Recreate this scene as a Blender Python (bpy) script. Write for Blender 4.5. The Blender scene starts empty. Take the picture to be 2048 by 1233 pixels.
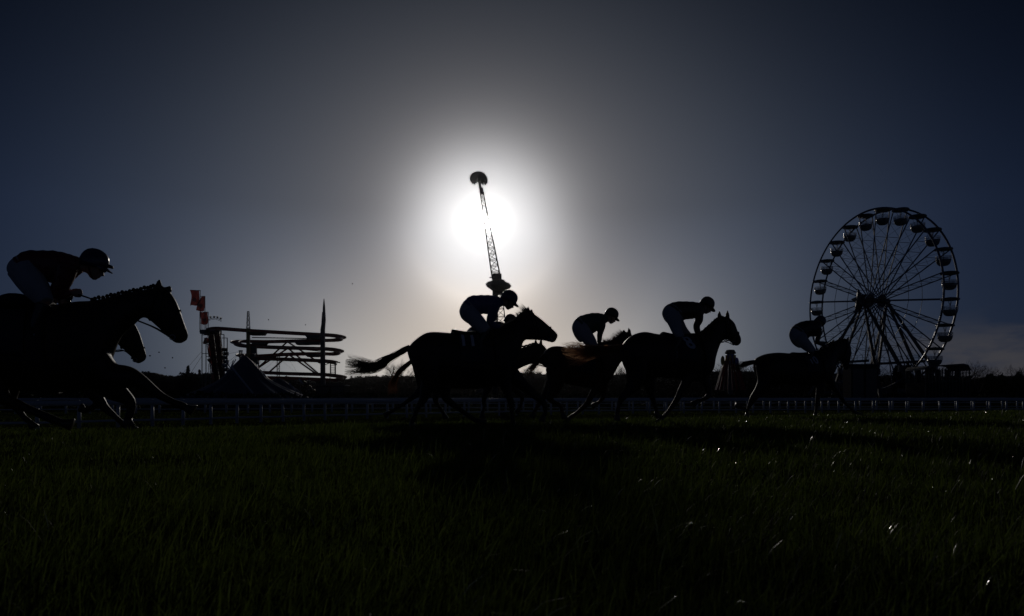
import bpy, bmesh, math, random
import numpy as np
from mathutils import Vector, Matrix, noise
R = math.radians
random.seed(7); rng = np.random.default_rng(7)
sc = bpy.context.scene; COL = sc.collection

# ------------------------------------------------------------------ camera
F, CX, HY, CH = 1500.0, 1024.0, 793.0, 0.5          # focal length in photo px, centre column, horizon row, eye height
C0 = Vector((0, 0, CH))
cd = bpy.data.cameras.new('camera'); cam = bpy.data.objects.new('camera', cd); COL.objects.link(cam)
cam.location = C0; cam.rotation_euler = (math.pi/2, 0, 0)
cd.lens = F/2048*36; cd.shift_y = (HY-616.5)/2048; cd.clip_end = 6000; cd.clip_start = 0.05
cd.dof.use_dof = True; cd.dof.focus_distance = 13.5; cd.dof.aperture_fstop = 5.6
sc.camera = cam
# ------------------------------------------------------------------ light
SUN = Vector(((968-CX)/F, 1, (HY-440)/F)).normalized()
SEL, SAZ = math.asin(SUN.z), math.atan2(SUN.x, SUN.y)
EXPO = -3.0
sd = bpy.data.lights.new('sun', 'SUN'); sd.energy = 3.0; sd.angle = R(0.53); sd.color = (1, .93, .84)
so = bpy.data.objects.new('sun', sd); COL.objects.link(so); so.rotation_euler = SUN.to_track_quat('Z', 'Y').to_euler()
sc.view_settings.view_transform = 'Standard'; sc.view_settings.look = 'None'; sc.view_settings.exposure = EXPO
sc.view_settings.gamma = 1

def world():
    w = bpy.data.worlds.new('World'); sc.world = w; w.use_nodes = True
    nt = w.node_tree; N = nt.nodes.new; Lk = nt.links.new; bg = nt.nodes['Background']
    def M(op, a, b=None, c=None, clamp=False):
        n = N('ShaderNodeMath'); n.operation = op; n.use_clamp = clamp
        for i, v in enumerate((a, b, c)):
            if v is None: continue
            if hasattr(v, 'links'): Lk(v, n.inputs[i])
            else: n.inputs[i].default_value = v
        return n.outputs[0]
    tc = N('ShaderNodeTexCoord')
    nrm = N('ShaderNodeVectorMath'); nrm.operation = 'NORMALIZE'; Lk(tc.outputs['Generated'], nrm.inputs[0])
    d = nrm.outputs[0]
    dt = N('ShaderNodeVectorMath'); dt.operation = 'DOT_PRODUCT'; Lk(d, dt.inputs[0]); dt.inputs[1].default_value = SUN
    cr = N('ShaderNodeVectorMath'); cr.operation = 'CROSS_PRODUCT'; Lk(d, cr.inputs[0]); cr.inputs[1].default_value = SUN
    ln = N('ShaderNodeVectorMath'); ln.operation = 'LENGTH'; Lk(cr.outputs[0], ln.inputs[0])
    th = M('MULTIPLY', M('ARCTAN2', ln.outputs['Value'], dt.outputs['Value']), 180/math.pi)
    sp = N('ShaderNodeSeparateXYZ'); Lk(d, sp.inputs[0])
    el = M('MULTIPLY', M('ARCSINE', sp.outputs[2]), 180/math.pi)
    # solar aureole, measured in degrees from the sun
    T = [0, 1.5, 2.6, 3.4, 4.2, 5.5, 7.2, 10, 12.7, 18, 23, 28, 35.2, 45, 60, 90]
    Lm = [.98, .93, .87, .77, .62, .40, .205, .132, .099, .066, .041, .0265, .0118, .0085, .009, .013]
    BR = [1, 1, 1, 1, 1, 1.0, 1.03, 1.14, 1.28, 1.62, 2.1, 2.8, 4.2, 4.6, 4.6, 4.6]
    rp = N('ShaderNodeValToRGB'); cr_ = rp.color_ramp; cr_.interpolation = 'B_SPLINE'
    xs = np.linspace(0, 1, 31)
    # ramp position p -> angle 90*p^2 (fine steps close to the sun)
    for i, p in enumerate(xs):
        a = 90*p*p
        l = math.exp(np.interp(a, T, np.log(Lm))); b = np.interp(a, T, BR)
        g = l*(.965 if a > 9 else 1-.035*a/9); bl = l*b**.56; r = l*b**-.41
        e = cr_.elements[0] if i == 0 else (cr_.elements[len(cr_.elements)-1] if i == 30 else cr_.elements.new(float(p)))
        e.position = float(p); e.color = (r/8, g/8, bl/8, 1)
    Lk(M('SQRT', M('DIVIDE', th, 90)), rp.inputs[0])
    # brighter towards the horizon, darker upwards
    dn = N('ShaderNodeMapRange'); Lk(th, dn.inputs[0]); dn.inputs[1].default_value = 14; dn.inputs[2].default_value = 27
    dn.inputs[3].default_value = .145; dn.inputs[4].default_value = .05
    def soft(x, k_): x = M('MAXIMUM', x, 0); return M('DIVIDE', M('MULTIPLY', x, x), M('ADD', x, k_))
    kd = M('MULTIPLY', soft(M('SUBTRACT', 14.2, M('MAXIMUM', el, 0)), 1.6), dn.outputs[0])
    ku = M('MULTIPLY', soft(M('SUBTRACT', el, 12.2), 1.6), M('ADD', .043, M('MULTIPLY', M('MAXIMUM', M('SUBTRACT', M('MINIMUM', th, 60), 8), 0), .0023)))
    ndn = M('MULTIPLY', M('SUBTRACT', th, 2.5), .3, None, True)
    gain = M('EXPONENT', M('MAXIMUM', M('SUBTRACT', M('MULTIPLY', kd, ndn), ku), -1.8))
    # a low bank of thin cloud over the far right of the horizon
    mp = N('ShaderNodeMapping'); Lk(d, mp.inputs[0]); mp.inputs['Scale'].default_value = (9, 9, 34)
    nz = N('ShaderNodeTexNoise'); Lk(mp.outputs[0], nz.inputs[0]); nz.inputs['Scale'].default_value = 1.0; nz.inputs['Detail'].default_value = 7; nz.inputs['Roughness'].default_value = .55
    az = M('MULTIPLY', M('ARCTAN2', sp.outputs[0], sp.outputs[1]), 180/math.pi)
    def smooth(v, a, b):
        m = N('ShaderNodeMapRange'); m.interpolation_type = 'SMOOTHSTEP'; Lk(v, m.inputs[0]); m.inputs[1].default_value = a; m.inputs[2].default_value = b; return m.outputs[0]
    wob = M('MULTIPLY', M('SUBTRACT', nz.outputs[0], .5), 7)
    top = M('ADD', el, wob)
    cm = M('MULTIPLY', smooth(az, 24, 30), M('SUBTRACT', 1, smooth(top, 3.6, 5.6)))
    cm = M('MULTIPLY', cm, smooth(nz.outputs[0], .34, .62))
    add = N('ShaderNodeMix'); add.data_type = 'RGBA'; add.blend_type = 'MIX'
    Lk(M('MULTIPLY', cm, .75), add.inputs[0])
    ml = N('ShaderNodeVectorMath'); ml.operation = 'SCALE'; Lk(rp.outputs[0], ml.inputs[0]); Lk(M('MULTIPLY', gain, 8*2**-EXPO), ml.inputs['Scale'])
    # warm tint close to the horizon
    wt = N('ShaderNodeMix'); wt.data_type = 'RGBA'; wt.blend_type = 'MULTIPLY'
    Lk(M('MULTIPLY', M('MULTIPLY', M('SUBTRACT', 1, smooth(el, 1, 13)), ndn), M('SUBTRACT', 1.4, M('DIVIDE', th, 42), None, True)), wt.inputs[0]); Lk(ml.outputs[0], wt.inputs[6]); wt.inputs[7].default_value = (1.27, 1.09, .82, 1)
    Lk(wt.outputs[2], add.inputs[6]); k = 2**-EXPO; add.inputs[7].default_value = (.052*k, .049*k, .052*k, 1)
    sky = N('ShaderNodeTexSky'); sky.sky_type = 'NISHITA'; sky.sun_disc = False; sky.sun_elevation = SEL; sky.sun_rotation = SAZ
    sk = N('ShaderNodeVectorMath'); sk.operation = 'MULTIPLY_ADD'; Lk(sky.outputs[0], sk.inputs[0]); sk.inputs[1].default_value = (.0012, .0015, .0025); Lk(add.outputs[2], sk.inputs[2])
    Lk(sk.outputs[0], bg.inputs[0]); bg.inputs[1].default_value = 1.0
world()

# ------------------------------------------------------------------ helpers
def mat(name, col, rough=.6, spec=.5, metal=0, var=.25, scale=6, bump=0, bscale=30, trans=0, sheen=0, coat=0, tcol=None):
    m = bpy.data.materials.new(name); m.use_nodes = True; nt = m.node_tree; p = nt.nodes['Principled BSDF']; N = nt.nodes.new
    tc = N('ShaderNodeTexCoord'); nz = N('ShaderNodeTexNoise'); nz.inputs['Scale'].default_value = scale; nz.inputs['Detail'].default_value = 5
    nt.links.new(tc.outputs['Object'], nz.inputs[0])
    mx = N('ShaderNodeMix'); mx.data_type = 'RGBA'; nt.links.new(nz.outputs[0], mx.inputs[0])
    mx.inputs[6].default_value = (*[c*(1-var) for c in col], 1); mx.inputs[7].default_value = (*[min(1, c*(1+var)) for c in col], 1)
    nt.links.new(mx.outputs[2], p.inputs['Base Color'])
    mr = N('ShaderNodeMapRange'); nt.links.new(nz.outputs[0], mr.inputs[0]); mr.inputs[3].default_value = max(0, rough-.12); mr.inputs[4].default_value = min(1, rough+.12)
    nt.links.new(mr.outputs[0], p.inputs['Roughness'])
    p.inputs['Metallic'].default_value = metal; p.inputs['Specular IOR Level'].default_value = spec
    p.inputs['Sheen Weight'].default_value = sheen; p.inputs['Coat Weight'].default_value = coat
    if bump:
        b = N('ShaderNodeBump'); b.inputs['Strength'].default_value = bump; b.inputs['Distance'].default_value = .02
        n2 = N('ShaderNodeTexNoise'); n2.inputs['Scale'].default_value = bscale; nt.links.new(tc.outputs['Object'], n2.inputs[0])
        nt.links.new(n2.outputs[0], b.inputs['Height']); nt.links.new(b.outputs[0], p.inputs['Normal'])
    if trans:
        t = N('ShaderNodeBsdfTranslucent'); t.inputs[0].default_value = (*(tcol or col), 1)
        ms = N('ShaderNodeMixShader'); ms.inputs[0].default_value = trans
        nt.links.new(p.outputs[0], ms.inputs[1]); nt.links.new(t.outputs[0], ms.inputs[2])
        nt.links.new(ms.outputs[0], nt.nodes['Material Output'].inputs[0])
    return m
MT = {}
def add_mats():
    A = MT
    A['bay'] = mat('dark_bay_coat', (.022, .012, .008), .5, .35, bump=.1, bscale=60)
    A['brown'] = mat('brown_coat', (.03, .017, .011), .5, .35, bump=.1, bscale=60)
    A['chestnut'] = mat('chestnut_coat', (.075, .03, .014), .5, .3, bump=.1, bscale=60)
    A['hair_dark'] = mat('dark_mane_hair', (.012, .008, .006), .5, .4, trans=.12, tcol=(.06, .035, .025))
    A['hair_red'] = mat('chestnut_mane_hair', (.10, .04, .02), .5, .3, trans=.35, tcol=(.34, .14, .06))
    A['hair_gold'] = mat('golden_tail_hair', (.25, .13, .06), .4, .4, trans=.5, tcol=(.8, .48, .28))
    A['hoof'] = mat('horn_hoof', (.03, .025, .02), .35)
    A['leather'] = mat('black_leather', (.012, .01, .009), .7, .2)
    A['eye'] = mat('horse_eye', (.01, .006, .004), .08)
    A['cloth'] = mat('white_cloth', (.55, .56, .6), .8, .2)
    A['digit'] = mat('black_numeral', (.02, .02, .03), .7)
    A['skin'] = mat('skin', (.42, .25, .18), .5)
    A['boot'] = mat('boot_leather', (.012, .011, .012), .3)
    A['breech'] = mat('white_breeches', (.34, .35, .37), .7, .2, bump=.6, bscale=8)
    A['silk_maroon'] = mat('maroon_silk', (.16, .02, .025), .45, bump=.9, bscale=9)
    A['silk_blue'] = mat('blue_silk', (.03, .05, .2), .45, bump=.9, bscale=9)
    A['silk_green'] = mat('green_silk', (.03, .07, .05), .45, bump=.9, bscale=9)
    A['silk_black'] = mat('black_silk', (.02, .02, .025), .45, bump=.9, bscale=9)
    A['silk_brown'] = mat('brown_silk', (.08, .05, .03), .45, bump=.9, bscale=9)
    A['helmet_navy'] = mat('navy_helmet', (.02, .03, .09), .3)
    A['helmet_black'] = mat('black_helmet', (.02, .018, .02), .3)
    A['goggle'] = mat('goggle_lens', (.05, .05, .05), .08)
    A['pvc'] = mat('white_rail_plastic', (.46, .48, .51), .5, .4, var=.08)
    A['steel_dark'] = mat('dark_painted_steel', (.035, .04, .05), .4, .5)
    A['cabin'] = mat('cabin_paint', (.10, .11, .12), .3)
    A['steel_blue'] = mat('blue_painted_steel', (.04, .06, .12), .35, .5)
    A['steel_white'] = mat('white_painted_steel', (.35, .38, .45), .3, .5)
    A['steel_red'] = mat('red_painted_steel', (.22, .02, .02), .4)
    A['steel_yellow'] = mat('yellow_painted_steel', (.35, .24, .04), .4)
    A['banner'] = mat('red_banner_cloth', (.2, .045, .045), .8, .1, trans=.4, tcol=(.22, .05, .048), var=.3, scale=1.5)
    A['banner_pale'] = mat('pale_banner_print', (.4, .25, .2), .8, .1, trans=.4, tcol=(.5, .25, .2))
    A['tent'] = mat('tent_canvas', (.06, .07, .11), .35, .5, bump=.25, bscale=1.2)
    A['box'] = mat('trailer_panel', (.03, .03, .035), .9, .05)
    A['box_red'] = mat('stall_panel', (.10, .02, .02), .6)
    A['glass'] = mat('window_glass', (.25, .28, .32), .1, .6)
    A['leaf'] = mat('evergreen_leaf', (.03, .042, .016), .9, .03)
    A['leaf2'] = mat('autumn_leaf', (.04, .028, .016), .9, .03)
    A['bark'] = mat('bark', (.06, .05, .045), .9, .05)
    A['soil'] = mat('soil', (.03, .022, .015), .9, .1)
    A['ride_blue'] = mat('blue_ride_paint', (.03, .06, .35), .35)
    A['ride_yellow'] = mat('yellow_ride_paint', (.5, .3, .04), .35)
add_mats()

def tag(o, label, cat, group=None, kind=None):
    if label: o['label'] = label
    if cat: o['category'] = cat
    if group: o['group'] = group
    if kind: o['kind'] = kind
    return o
def thing(name, loc, label, cat, group=None, rz=0):
    o = bpy.data.objects.new(name, None); COL.objects.link(o); o.location = loc; o.rotation_euler = (0, 0, rz)
    o.empty_display_size = .2
    return tag(o, label, cat, group)
def part(name, me, m, parent=None):
    o = bpy.data.objects.new(name, me); COL.objects.link(o)
    if m is not None and not me.materials: me.materials.append(MT[m] if isinstance(m, str) else m)
    if parent is not None: o.parent = parent
    return o

class MB:
    def __init__(s): s.v = []; s.f = []
    def add(s, vs, fs):
        b = len(s.v); s.v += [tuple(v) for v in vs]; s.f += [tuple(i+b for i in f) for f in fs]
    def loft(s, rings, cap=True):
        n = len(rings[0]); vs = [p for r in rings for p in r]; fs = []
        for i in range(len(rings)-1):
            for j in range(n):
                k = (j+1) % n; fs.append((i*n+j, i*n+k, (i+1)*n+k, (i+1)*n+j))
        if cap: fs.append(tuple(range(n))[::-1]); fs.append(tuple((len(rings)-1)*n+j for j in range(n)))
        s.add(vs, fs)
    def tube(s, pts, rad, n=8, cap=True, closed=False):
        pts = [Vector(p) for p in pts]; m = len(pts)
        if not hasattr(rad, '__len__'): rad = [rad]*m
        rings = []; up = None
        for i, p in enumerate(pts):
            if closed: t = pts[(i+1) % m]-pts[i-1]
            else: t = pts[min(i+1, m-1)]-pts[max(i-1, 0)]
            if t.length < 1e-9: t = Vector((0, 0, 1))
            t.normalize()
            if up is None: up = Vector((0, 0, 1)) if abs(t.z) < .9 else Vector((0, 1, 0))
            a = t.cross(up)
            if a.length < 1e-4: a = t.cross(Vector((1, 0, 0)))
            a.normalize(); b = a.cross(t).normalized(); up = b
            rings.append([p+(a*math.cos(q)+b*math.sin(q))*rad[i] for q in [2*math.pi*j/n+math.pi/n for j in range(n)]])
        if closed: rings.append(rings[0]); cap = False
        s.loft(rings, cap)
    def bar(s, a, b, r=.05, n=4): s.tube([a, b], r, n)
    def box(s, c, size, rot=None):
        c = Vector(c); sx, sy, sz = [q/2 for q in size]; rot = rot or Matrix.Identity(3)
        vs = [c+rot@Vector((x*sx, y*sy, z*sz)) for x in (-1, 1) for y in (-1, 1) for z in (-1, 1)]
        s.add(vs, [(0, 1, 3, 2), (4, 6, 7, 5), (0, 4, 5, 1), (2, 3, 7, 6), (0, 2, 6, 4), (1, 5, 7, 3)])
    def ell(s, c, r, rot=None, n=14, m=9):
        c = Vector(c); rot = rot or Matrix.Identity(3); rings = []
        for i in range(m+1):
            ph = math.pi*(i+.001)/(m+.002)-math.pi/2
            rings.append([c+rot@Vector((r[0]*math.cos(ph)*math.cos(t), r[1]*math.cos(ph)*math.sin(t), r[2]*math.sin(ph))) for t in [2*math.pi*j/n for j in range(n)]])
        s.loft(rings)
    def revolve(s, prof, c=(0, 0, 0), n=24, rot=None):
        c = Vector(c); rot = rot or Matrix.Identity(3)
        s.loft([[c+rot@Vector((r*math.cos(2*math.pi*j/n), r*math.sin(2*math.pi*j/n), z)) for j in range(n)] for r, z in prof], True)
    def mesh(s, name='mesh', smooth=False):
        me = bpy.data.meshes.new(name); me.from_pydata(s.v, [], s.f); me.update()
        bm = bmesh.new(); bm.from_mesh(me); bmesh.ops.recalc_face_normals(bm, faces=bm.faces); bm.to_mesh(me); bm.free()
        if smooth: me.polygons.foreach_set('use_smooth', [True]*len(me.polygons))
        return me

def fuse(mb, voxel, smooth=4, fac=.5):
    """one continuous surface from overlapping closed shapes"""
    me = mb.mesh(); o = bpy.data.objects.new('tmp', me); COL.objects.link(o)
    r = o.modifiers.new('r', 'REMESH'); r.mode = 'VOXEL'; r.voxel_size = voxel
    if smooth: s = o.modifiers.new('s', 'SMOOTH'); s.factor = fac; s.iterations = smooth
    dg = bpy.context.evaluated_depsgraph_get(); dg.update()
    out = bpy.data.meshes.new_from_object(o.evaluated_get(dg)); bpy.data.objects.remove(o); bpy.data.meshes.remove(me)
    out.materials.clear(); out.polygons.foreach_set('use_smooth', [True]*len(out.polygons))
    return out
def catmull(P, k):
    P = [np.array(p, float) for p in P]; out = []
    for i in range(len(P)-1):
        p0 = P[max(i-1, 0)]; p1 = P[i]; p2 = P[i+1]; p3 = P[min(i+2, len(P)-1)]
        for j in range(k):
            t = j/k; out.append(.5*((2*p1)+(-p0+p2)*t+(2*p0-5*p1+4*p2-p3)*t*t+(-p0+3*p1-3*p2+p3)*t**3))
    out.append(P[-1]); return out
def P3(px, py, d): return Vector(((px-CX)/F*d, d, CH+(HY-py)/F*d))

# ------------------------------------------------------------------ ground
UX, UY = .848, .53                                  # direction of the track
def sdist(x, y): return -UY*x+UX*y
def gz(x, y):
    s = sdist(x, y); t = min(1, max(0, (s-11.5)/(25-11.5))); return -.75*t*t*(3-2*t)
def build_ground():
    ss = [-60, -30, -15, -8, -4, 0, 3, 5, 7, 8, 9, 10, 11]+[11.5+i*.5 for i in range(28)]+[26, 28, 30, 33, 37, 42, 50, 60, 75, 95, 120, 160, 220, 320, 500, 900, 1800, 3000]
    tt = [-3000, -1500, -700, -300, -150, -90]+list(np.linspace(-60, 120, 61))+[150, 220, 350, 700, 1500, 3000]
    vs = []; fs = []
    for s in ss:
        for t in tt:
            x = UX*t-UY*s; y = UY*t+UX*s; z = gz(x, y)
            if abs(t) < 130 and -10 < s < 60: z += .02*noise.noise(Vector((x*.35, y*.35, 3)))
            vs.append((x, y, z))
    n = len(tt)
    for i in range(len(ss)-1):
        for j in range(n-1): fs.append((i*n+j, i*n+j+1, (i+1)*n+j+1, (i+1)*n+j))
    me = bpy.data.meshes.new('ground'); me.from_pydata(vs, [], fs); me.polygons.foreach_set('use_smooth', [True]*len(fs))
    m = bpy.data.materials.new('turf_soil'); m.use_nodes = True; nt = m.node_tree; p = nt.nodes['Principled BSDF']; N = nt.nodes.new
    g = N('ShaderNodeNewGeometry'); n1 = N('ShaderNodeTexNoise'); n1.inputs['Scale'].default_value = 1.3; n1.inputs['Detail'].default_value = 8
    nt.links.new(g.outputs['Position'], n1.inputs[0])
    r = N('ShaderNodeValToRGB'); nt.links.new(n1.outputs[0], r.inputs[0])
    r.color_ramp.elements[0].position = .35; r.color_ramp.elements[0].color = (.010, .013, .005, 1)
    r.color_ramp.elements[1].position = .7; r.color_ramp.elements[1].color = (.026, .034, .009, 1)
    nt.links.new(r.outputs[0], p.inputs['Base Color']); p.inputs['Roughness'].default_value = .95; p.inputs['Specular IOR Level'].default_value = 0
    b = N('ShaderNodeBump'); b.inputs['Distance'].default_value = .05; b.inputs['Strength'].default_value = 1
    n2 = N('ShaderNodeTexNoise'); n2.inputs['Scale'].default_value = 40; nt.links.new(g.outputs['Position'], n2.inputs[0]); nt.links.new(n2.outputs[0], b.inputs['Height']); nt.links.new(b.outputs[0], p.inputs['Normal'])
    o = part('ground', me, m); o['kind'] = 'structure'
build_ground()

def build_grass():
    bands = [(1.0, 2.2, 26000), (2.2, 4, 48000), (4, 7, 62000), (7, 11, 56000), (11, 17, 62000), (17, 30, 60000), (30, 62, 50000)]
    X = []; Y = []
    for a, b, n in bands:
        y = np.sqrt(rng.uniform(a*a, b*b, n)); x = rng.uniform(-1, 1, n)*(.80*y+.6); X.append(x); Y.append(y)
    x = np.concatenate(X); y = np.concatenate(Y); n = len(x)
    s = -UY*x+UX*y; t = np.clip((s-11.5)/13.5, 0, 1); z = -.75*t*t*(3-2*t)-.012
    near = np.clip((10-y)/8, 0, 1)
    # tussocks: height follows low-frequency noise
    cl = np.array([noise.noise(Vector((a*1.1, b*1.1, 0))) for a, b in zip(x, y)])
    h = rng.lognormal(math.log(.056), .38, n)*(1+.55*cl)*(1+.15*near)
    h = np.where((s > 11.5), h*.6, h); h = np.clip(h, .02, .19)
    w = np.clip(.0009+.00046*y, 0, .018)*rng.uniform(.7, 1.4, n)
    big = rng.random(n) < .02; w = np.where(big & (y < 6), w*1.6, w); h = np.where(big, h*1.35, h)
    ang = rng.uniform(0, 2*math.pi, n); ld = rng.normal(.5, 1.1, n)            # lean direction drifts to one side (wind)
    lean = h*np.abs(rng.normal(.35, .35, n))
    dx, dy = np.cos(ld)*lean, np.sin(ld)*lean*.7; ax, ay = np.cos(ang), np.sin(ang)
    V = np.zeros((n, 7, 3))
    for k, (f, ws) in enumerate(((0, 1), (.4, .95), (.75, .62))):
        q = f**1.8
        for sgn, idx in ((-1, 2*k), (1, 2*k+1)):
            V[:, idx, 0] = x+dx*q+sgn*ax*w*ws; V[:, idx, 1] = y+dy*q+sgn*ay*w*ws; V[:, idx, 2] = z+h*f
    V[:, 6, 0] = x+dx; V[:, 6, 1] = y+dy; V[:, 6, 2] = z+h*(1-.25*np.clip(lean/h-.4, 0, 1))
    base = (np.arange(n)*7)[:, None]
    q = np.concatenate([base+np.array([0, 1, 3, 2]), base+np.array([2, 3, 5, 4])], 0); tr = base+np.array([4, 5, 6])
    loops = np.concatenate([q.ravel(), tr.ravel()]); tot = np.concatenate([np.full(len(q), 4), np.full(len(tr), 3)]); st = np.concatenate([[0], np.cumsum(tot)[:-1]])
    me = bpy.data.meshes.new('grass'); me.vertices.add(n*7); me.vertices.foreach_set('co', V.ravel())
    me.loops.add(len(loops)); me.loops.foreach_set('vertex_index', loops.astype(np.int32))
    me.polygons.add(len(tot)); me.polygons.foreach_set('loop_start', st.astype(np.int32)); me.polygons.foreach_set('loop_total', tot.astype(np.int32))
    me.update(calc_edges=True); me.polygons.foreach_set('use_smooth', np.ones(len(tot), bool))
    at = me.attributes.new('blade_tone', 'FLOAT', 'POINT'); at.data.foreach_set('value', np.repeat(rng.random(n), 7).astype(np.float32))
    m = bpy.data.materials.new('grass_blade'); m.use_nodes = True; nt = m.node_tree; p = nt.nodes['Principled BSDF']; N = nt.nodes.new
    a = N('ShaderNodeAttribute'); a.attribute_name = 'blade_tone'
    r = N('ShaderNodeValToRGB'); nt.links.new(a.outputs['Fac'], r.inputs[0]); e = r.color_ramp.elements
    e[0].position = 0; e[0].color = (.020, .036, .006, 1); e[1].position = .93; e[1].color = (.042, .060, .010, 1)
    q2 = r.color_ramp.elements.new(.97); q2.color = (.16, .13, .05, 1)  # few palest blades, brightened in colour to add to the glints
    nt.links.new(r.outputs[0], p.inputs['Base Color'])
    sl = N('ShaderNodeMapRange'); nt.links.new(a.outputs['Fac'], sl.inputs[0]); sl.inputs[1].default_value = .78; sl.inputs[2].default_value = .86; sl.inputs[3].default_value = .04; sl.inputs[4].default_value = 1.0; nt.links.new(sl.outputs[0], p.inputs['Specular IOR Level'])
    mr = N('ShaderNodeMapRange'); nt.links.new(a.outputs['Fac'], mr.inputs[0]); mr.inputs[1].default_value = .76; mr.inputs[2].default_value = .86; mr.inputs[3].default_value = .6; mr.inputs[4].default_value = .16; nt.links.new(mr.outputs[0], p.inputs['Roughness'])
    tl = N('ShaderNodeBsdfTranslucent'); ms = N('ShaderNodeMixShader'); ms.inputs[0].default_value = .5
    r2 = N('ShaderNodeValToRGB'); nt.links.new(a.outputs['Fac'], r2.inputs[0]); r2.color_ramp.elements[0].color = (.034, .056, .008, 1); r2.color_ramp.elements[1].color = (.10, .13, .02, 1); nt.links.new(r2.outputs[0], tl.inputs[0])
    nt.links.new(p.outputs[0], ms.inputs[1]); nt.links.new(tl.outputs[0], ms.inputs[2]); nt.links.new(ms.outputs[0], nt.nodes['Material Output'].inputs[0])
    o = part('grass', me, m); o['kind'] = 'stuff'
    tag(o, 'dark green blades of turf over the whole foreground', 'grass')
build_grass()

# ------------------------------------------------------------------ running rails
def rail(name, label, pts, step, hgt, topw, topt, lowers, pw):
    Q = [((px-CX)/F*d, d) for px, d in pts]; Q = catmull(Q, 30); Q = [Vector((a, b, 0)) for a, b in Q]
    cum = [0]
    for a, b in zip(Q, Q[1:]): cum.append(cum[-1]+(b-a).length)
    def W(t, z):
        i = max(0, min(len(Q)-2, int(np.searchsorted(cum, t))-1)); f = (t-cum[i])/(cum[i+1]-cum[i]); p = Q[i].lerp(Q[i+1], f); return Vector((p.x, p.y, gz(p.x, p.y)+z)), (Q[i+1]-Q[i]).normalized()
    L = cum[-1]; loc = W(0, 0)[0]; root = thing(name, loc, label, 'rail')
    def strip(nm, z, wd, th):
        b = MB(); k = int(L/1.5)+1; rings = []
        for i in range(k+1):
            c, t = W(L*i/k, z+.012*math.sin(i*1.9)+.01*math.sin(i*.37)); c = c-loc; s = Vector((-t.y, t.x, 0))
            rings.append([c+s*(wd/2)*math.cos(q)+Vector((0, 0, th/2))*math.sin(q) for q in [2*math.pi*j/10 for j in range(10)]])
        b.loft(rings); return part(nm, b.mesh(smooth=True), 'pvc', root)
    strip('top_rail', hgt-topt/2, topw, topt)
    for z, th in lowers: strip('lower_rail', z, .05, th)
    b = MB(); b.tube([(0, 0, -.1), (0, 0, hgt-topt*.6)], [pw, pw*.9], 8); b.tube([(0, 0, hgt-.02), (0, 0, hgt+.025)], [.03, .02], 8)
    pm = b.mesh(smooth=True); i = 0; t = .35
    while t < L:
        o = part('post', pm, 'pvc', root); o.location = W(t, 0)[0]-loc; o.rotation_euler = (R(random.uniform(-1.5, 1.5)), R(random.uniform(-1.5, 1.5)), 0); i += 1; t += step*(1+.03*math.sin(i*5.))
rail('running_rail', 'white plastic running rail nearest behind the galloping horses', [(-130, 26), (0, 27.2), (343, 31.8), (622, 38.5), (800, 43), (1050, 49), (1300, 54), (1700, 57), (2180, 59)], 1.38, 1.09, .24, .22, ((.26, .10),), .075)
rail('running_rail', 'farther white running rail with many close posts beyond the nearer one', [(-80, 52), (400, 56), (1000, 62), (1600, 67), (2120, 70)], 1.55, 1.12, .2, .18, ((.66, .08), (.3, .08)), .085)

# ------------------------------------------------------------------ horses
class Frame:
    def __init__(s, px, d, yaw):
        X = (px-CX)/F*d; s.O = Vector((X, d, gz(X, d))); s.f = Vector((math.cos(yaw), math.sin(yaw), 0)); s.s = Vector((-math.sin(yaw), math.cos(yaw), 0)); s.yaw = yaw
    def L(s, px, py, off=0.0):
        r = Vector(((px-CX)/F, 1, (HY-py)/F)); t = (s.s.dot(s.O-C0)+off)/s.s.dot(r); p = C0+r*t
        return Vector((s.f.dot(p-s.O), off, p.z-s.O.z))
def stations(fr, st, k=4):
    S = [(*fr.L(a, b), *fr.L(c, d), w) for (a, b), (c, d), w in st]
    return catmull([(q[0], q[2], q[3], q[5], q[6]) for q in S], k)
def ell_ring(q, n=20, inf=0.0, a0=0, a1=2*math.pi, closed=True):
    top = Vector((q[0], 0, q[1])); bot = Vector((q[2], 0, q[3])); c = (top+bot)/2; h = (top-bot)/2; hl = h.length; hu = h.normalized()
    pts = []
    for j in range(n):
        t = a0+(a1-a0)*(j/n if closed else j/(n-1)); cs, sn = math.cos(t), math.sin(t)
        e = .88 if cs > 0 else .95                     # slightly squarer than an ellipse
        pts.append(c+hu*(hl+inf)*(abs(cs)**e*(1 if cs > 0 else -1))+Vector((0, (q[4]+inf)*(abs(sn)**.9*(1 if sn > 0 else -1)), 0)))
    return pts
def limb(mb, fr, pts, off, offs=None):
    P = [(*fr.L(x, y, off), r*(1.14 if r > .045 else 1.08)) for x, y, r in pts]
    Q = catmull(P, 4)
    for i, q in enumerate(Q): q[1] = off*(1-.0*i)
    mb.tube([Vector(q[:3]) for q in Q], [max(.015, q[3]) for q in Q], 12)
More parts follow.
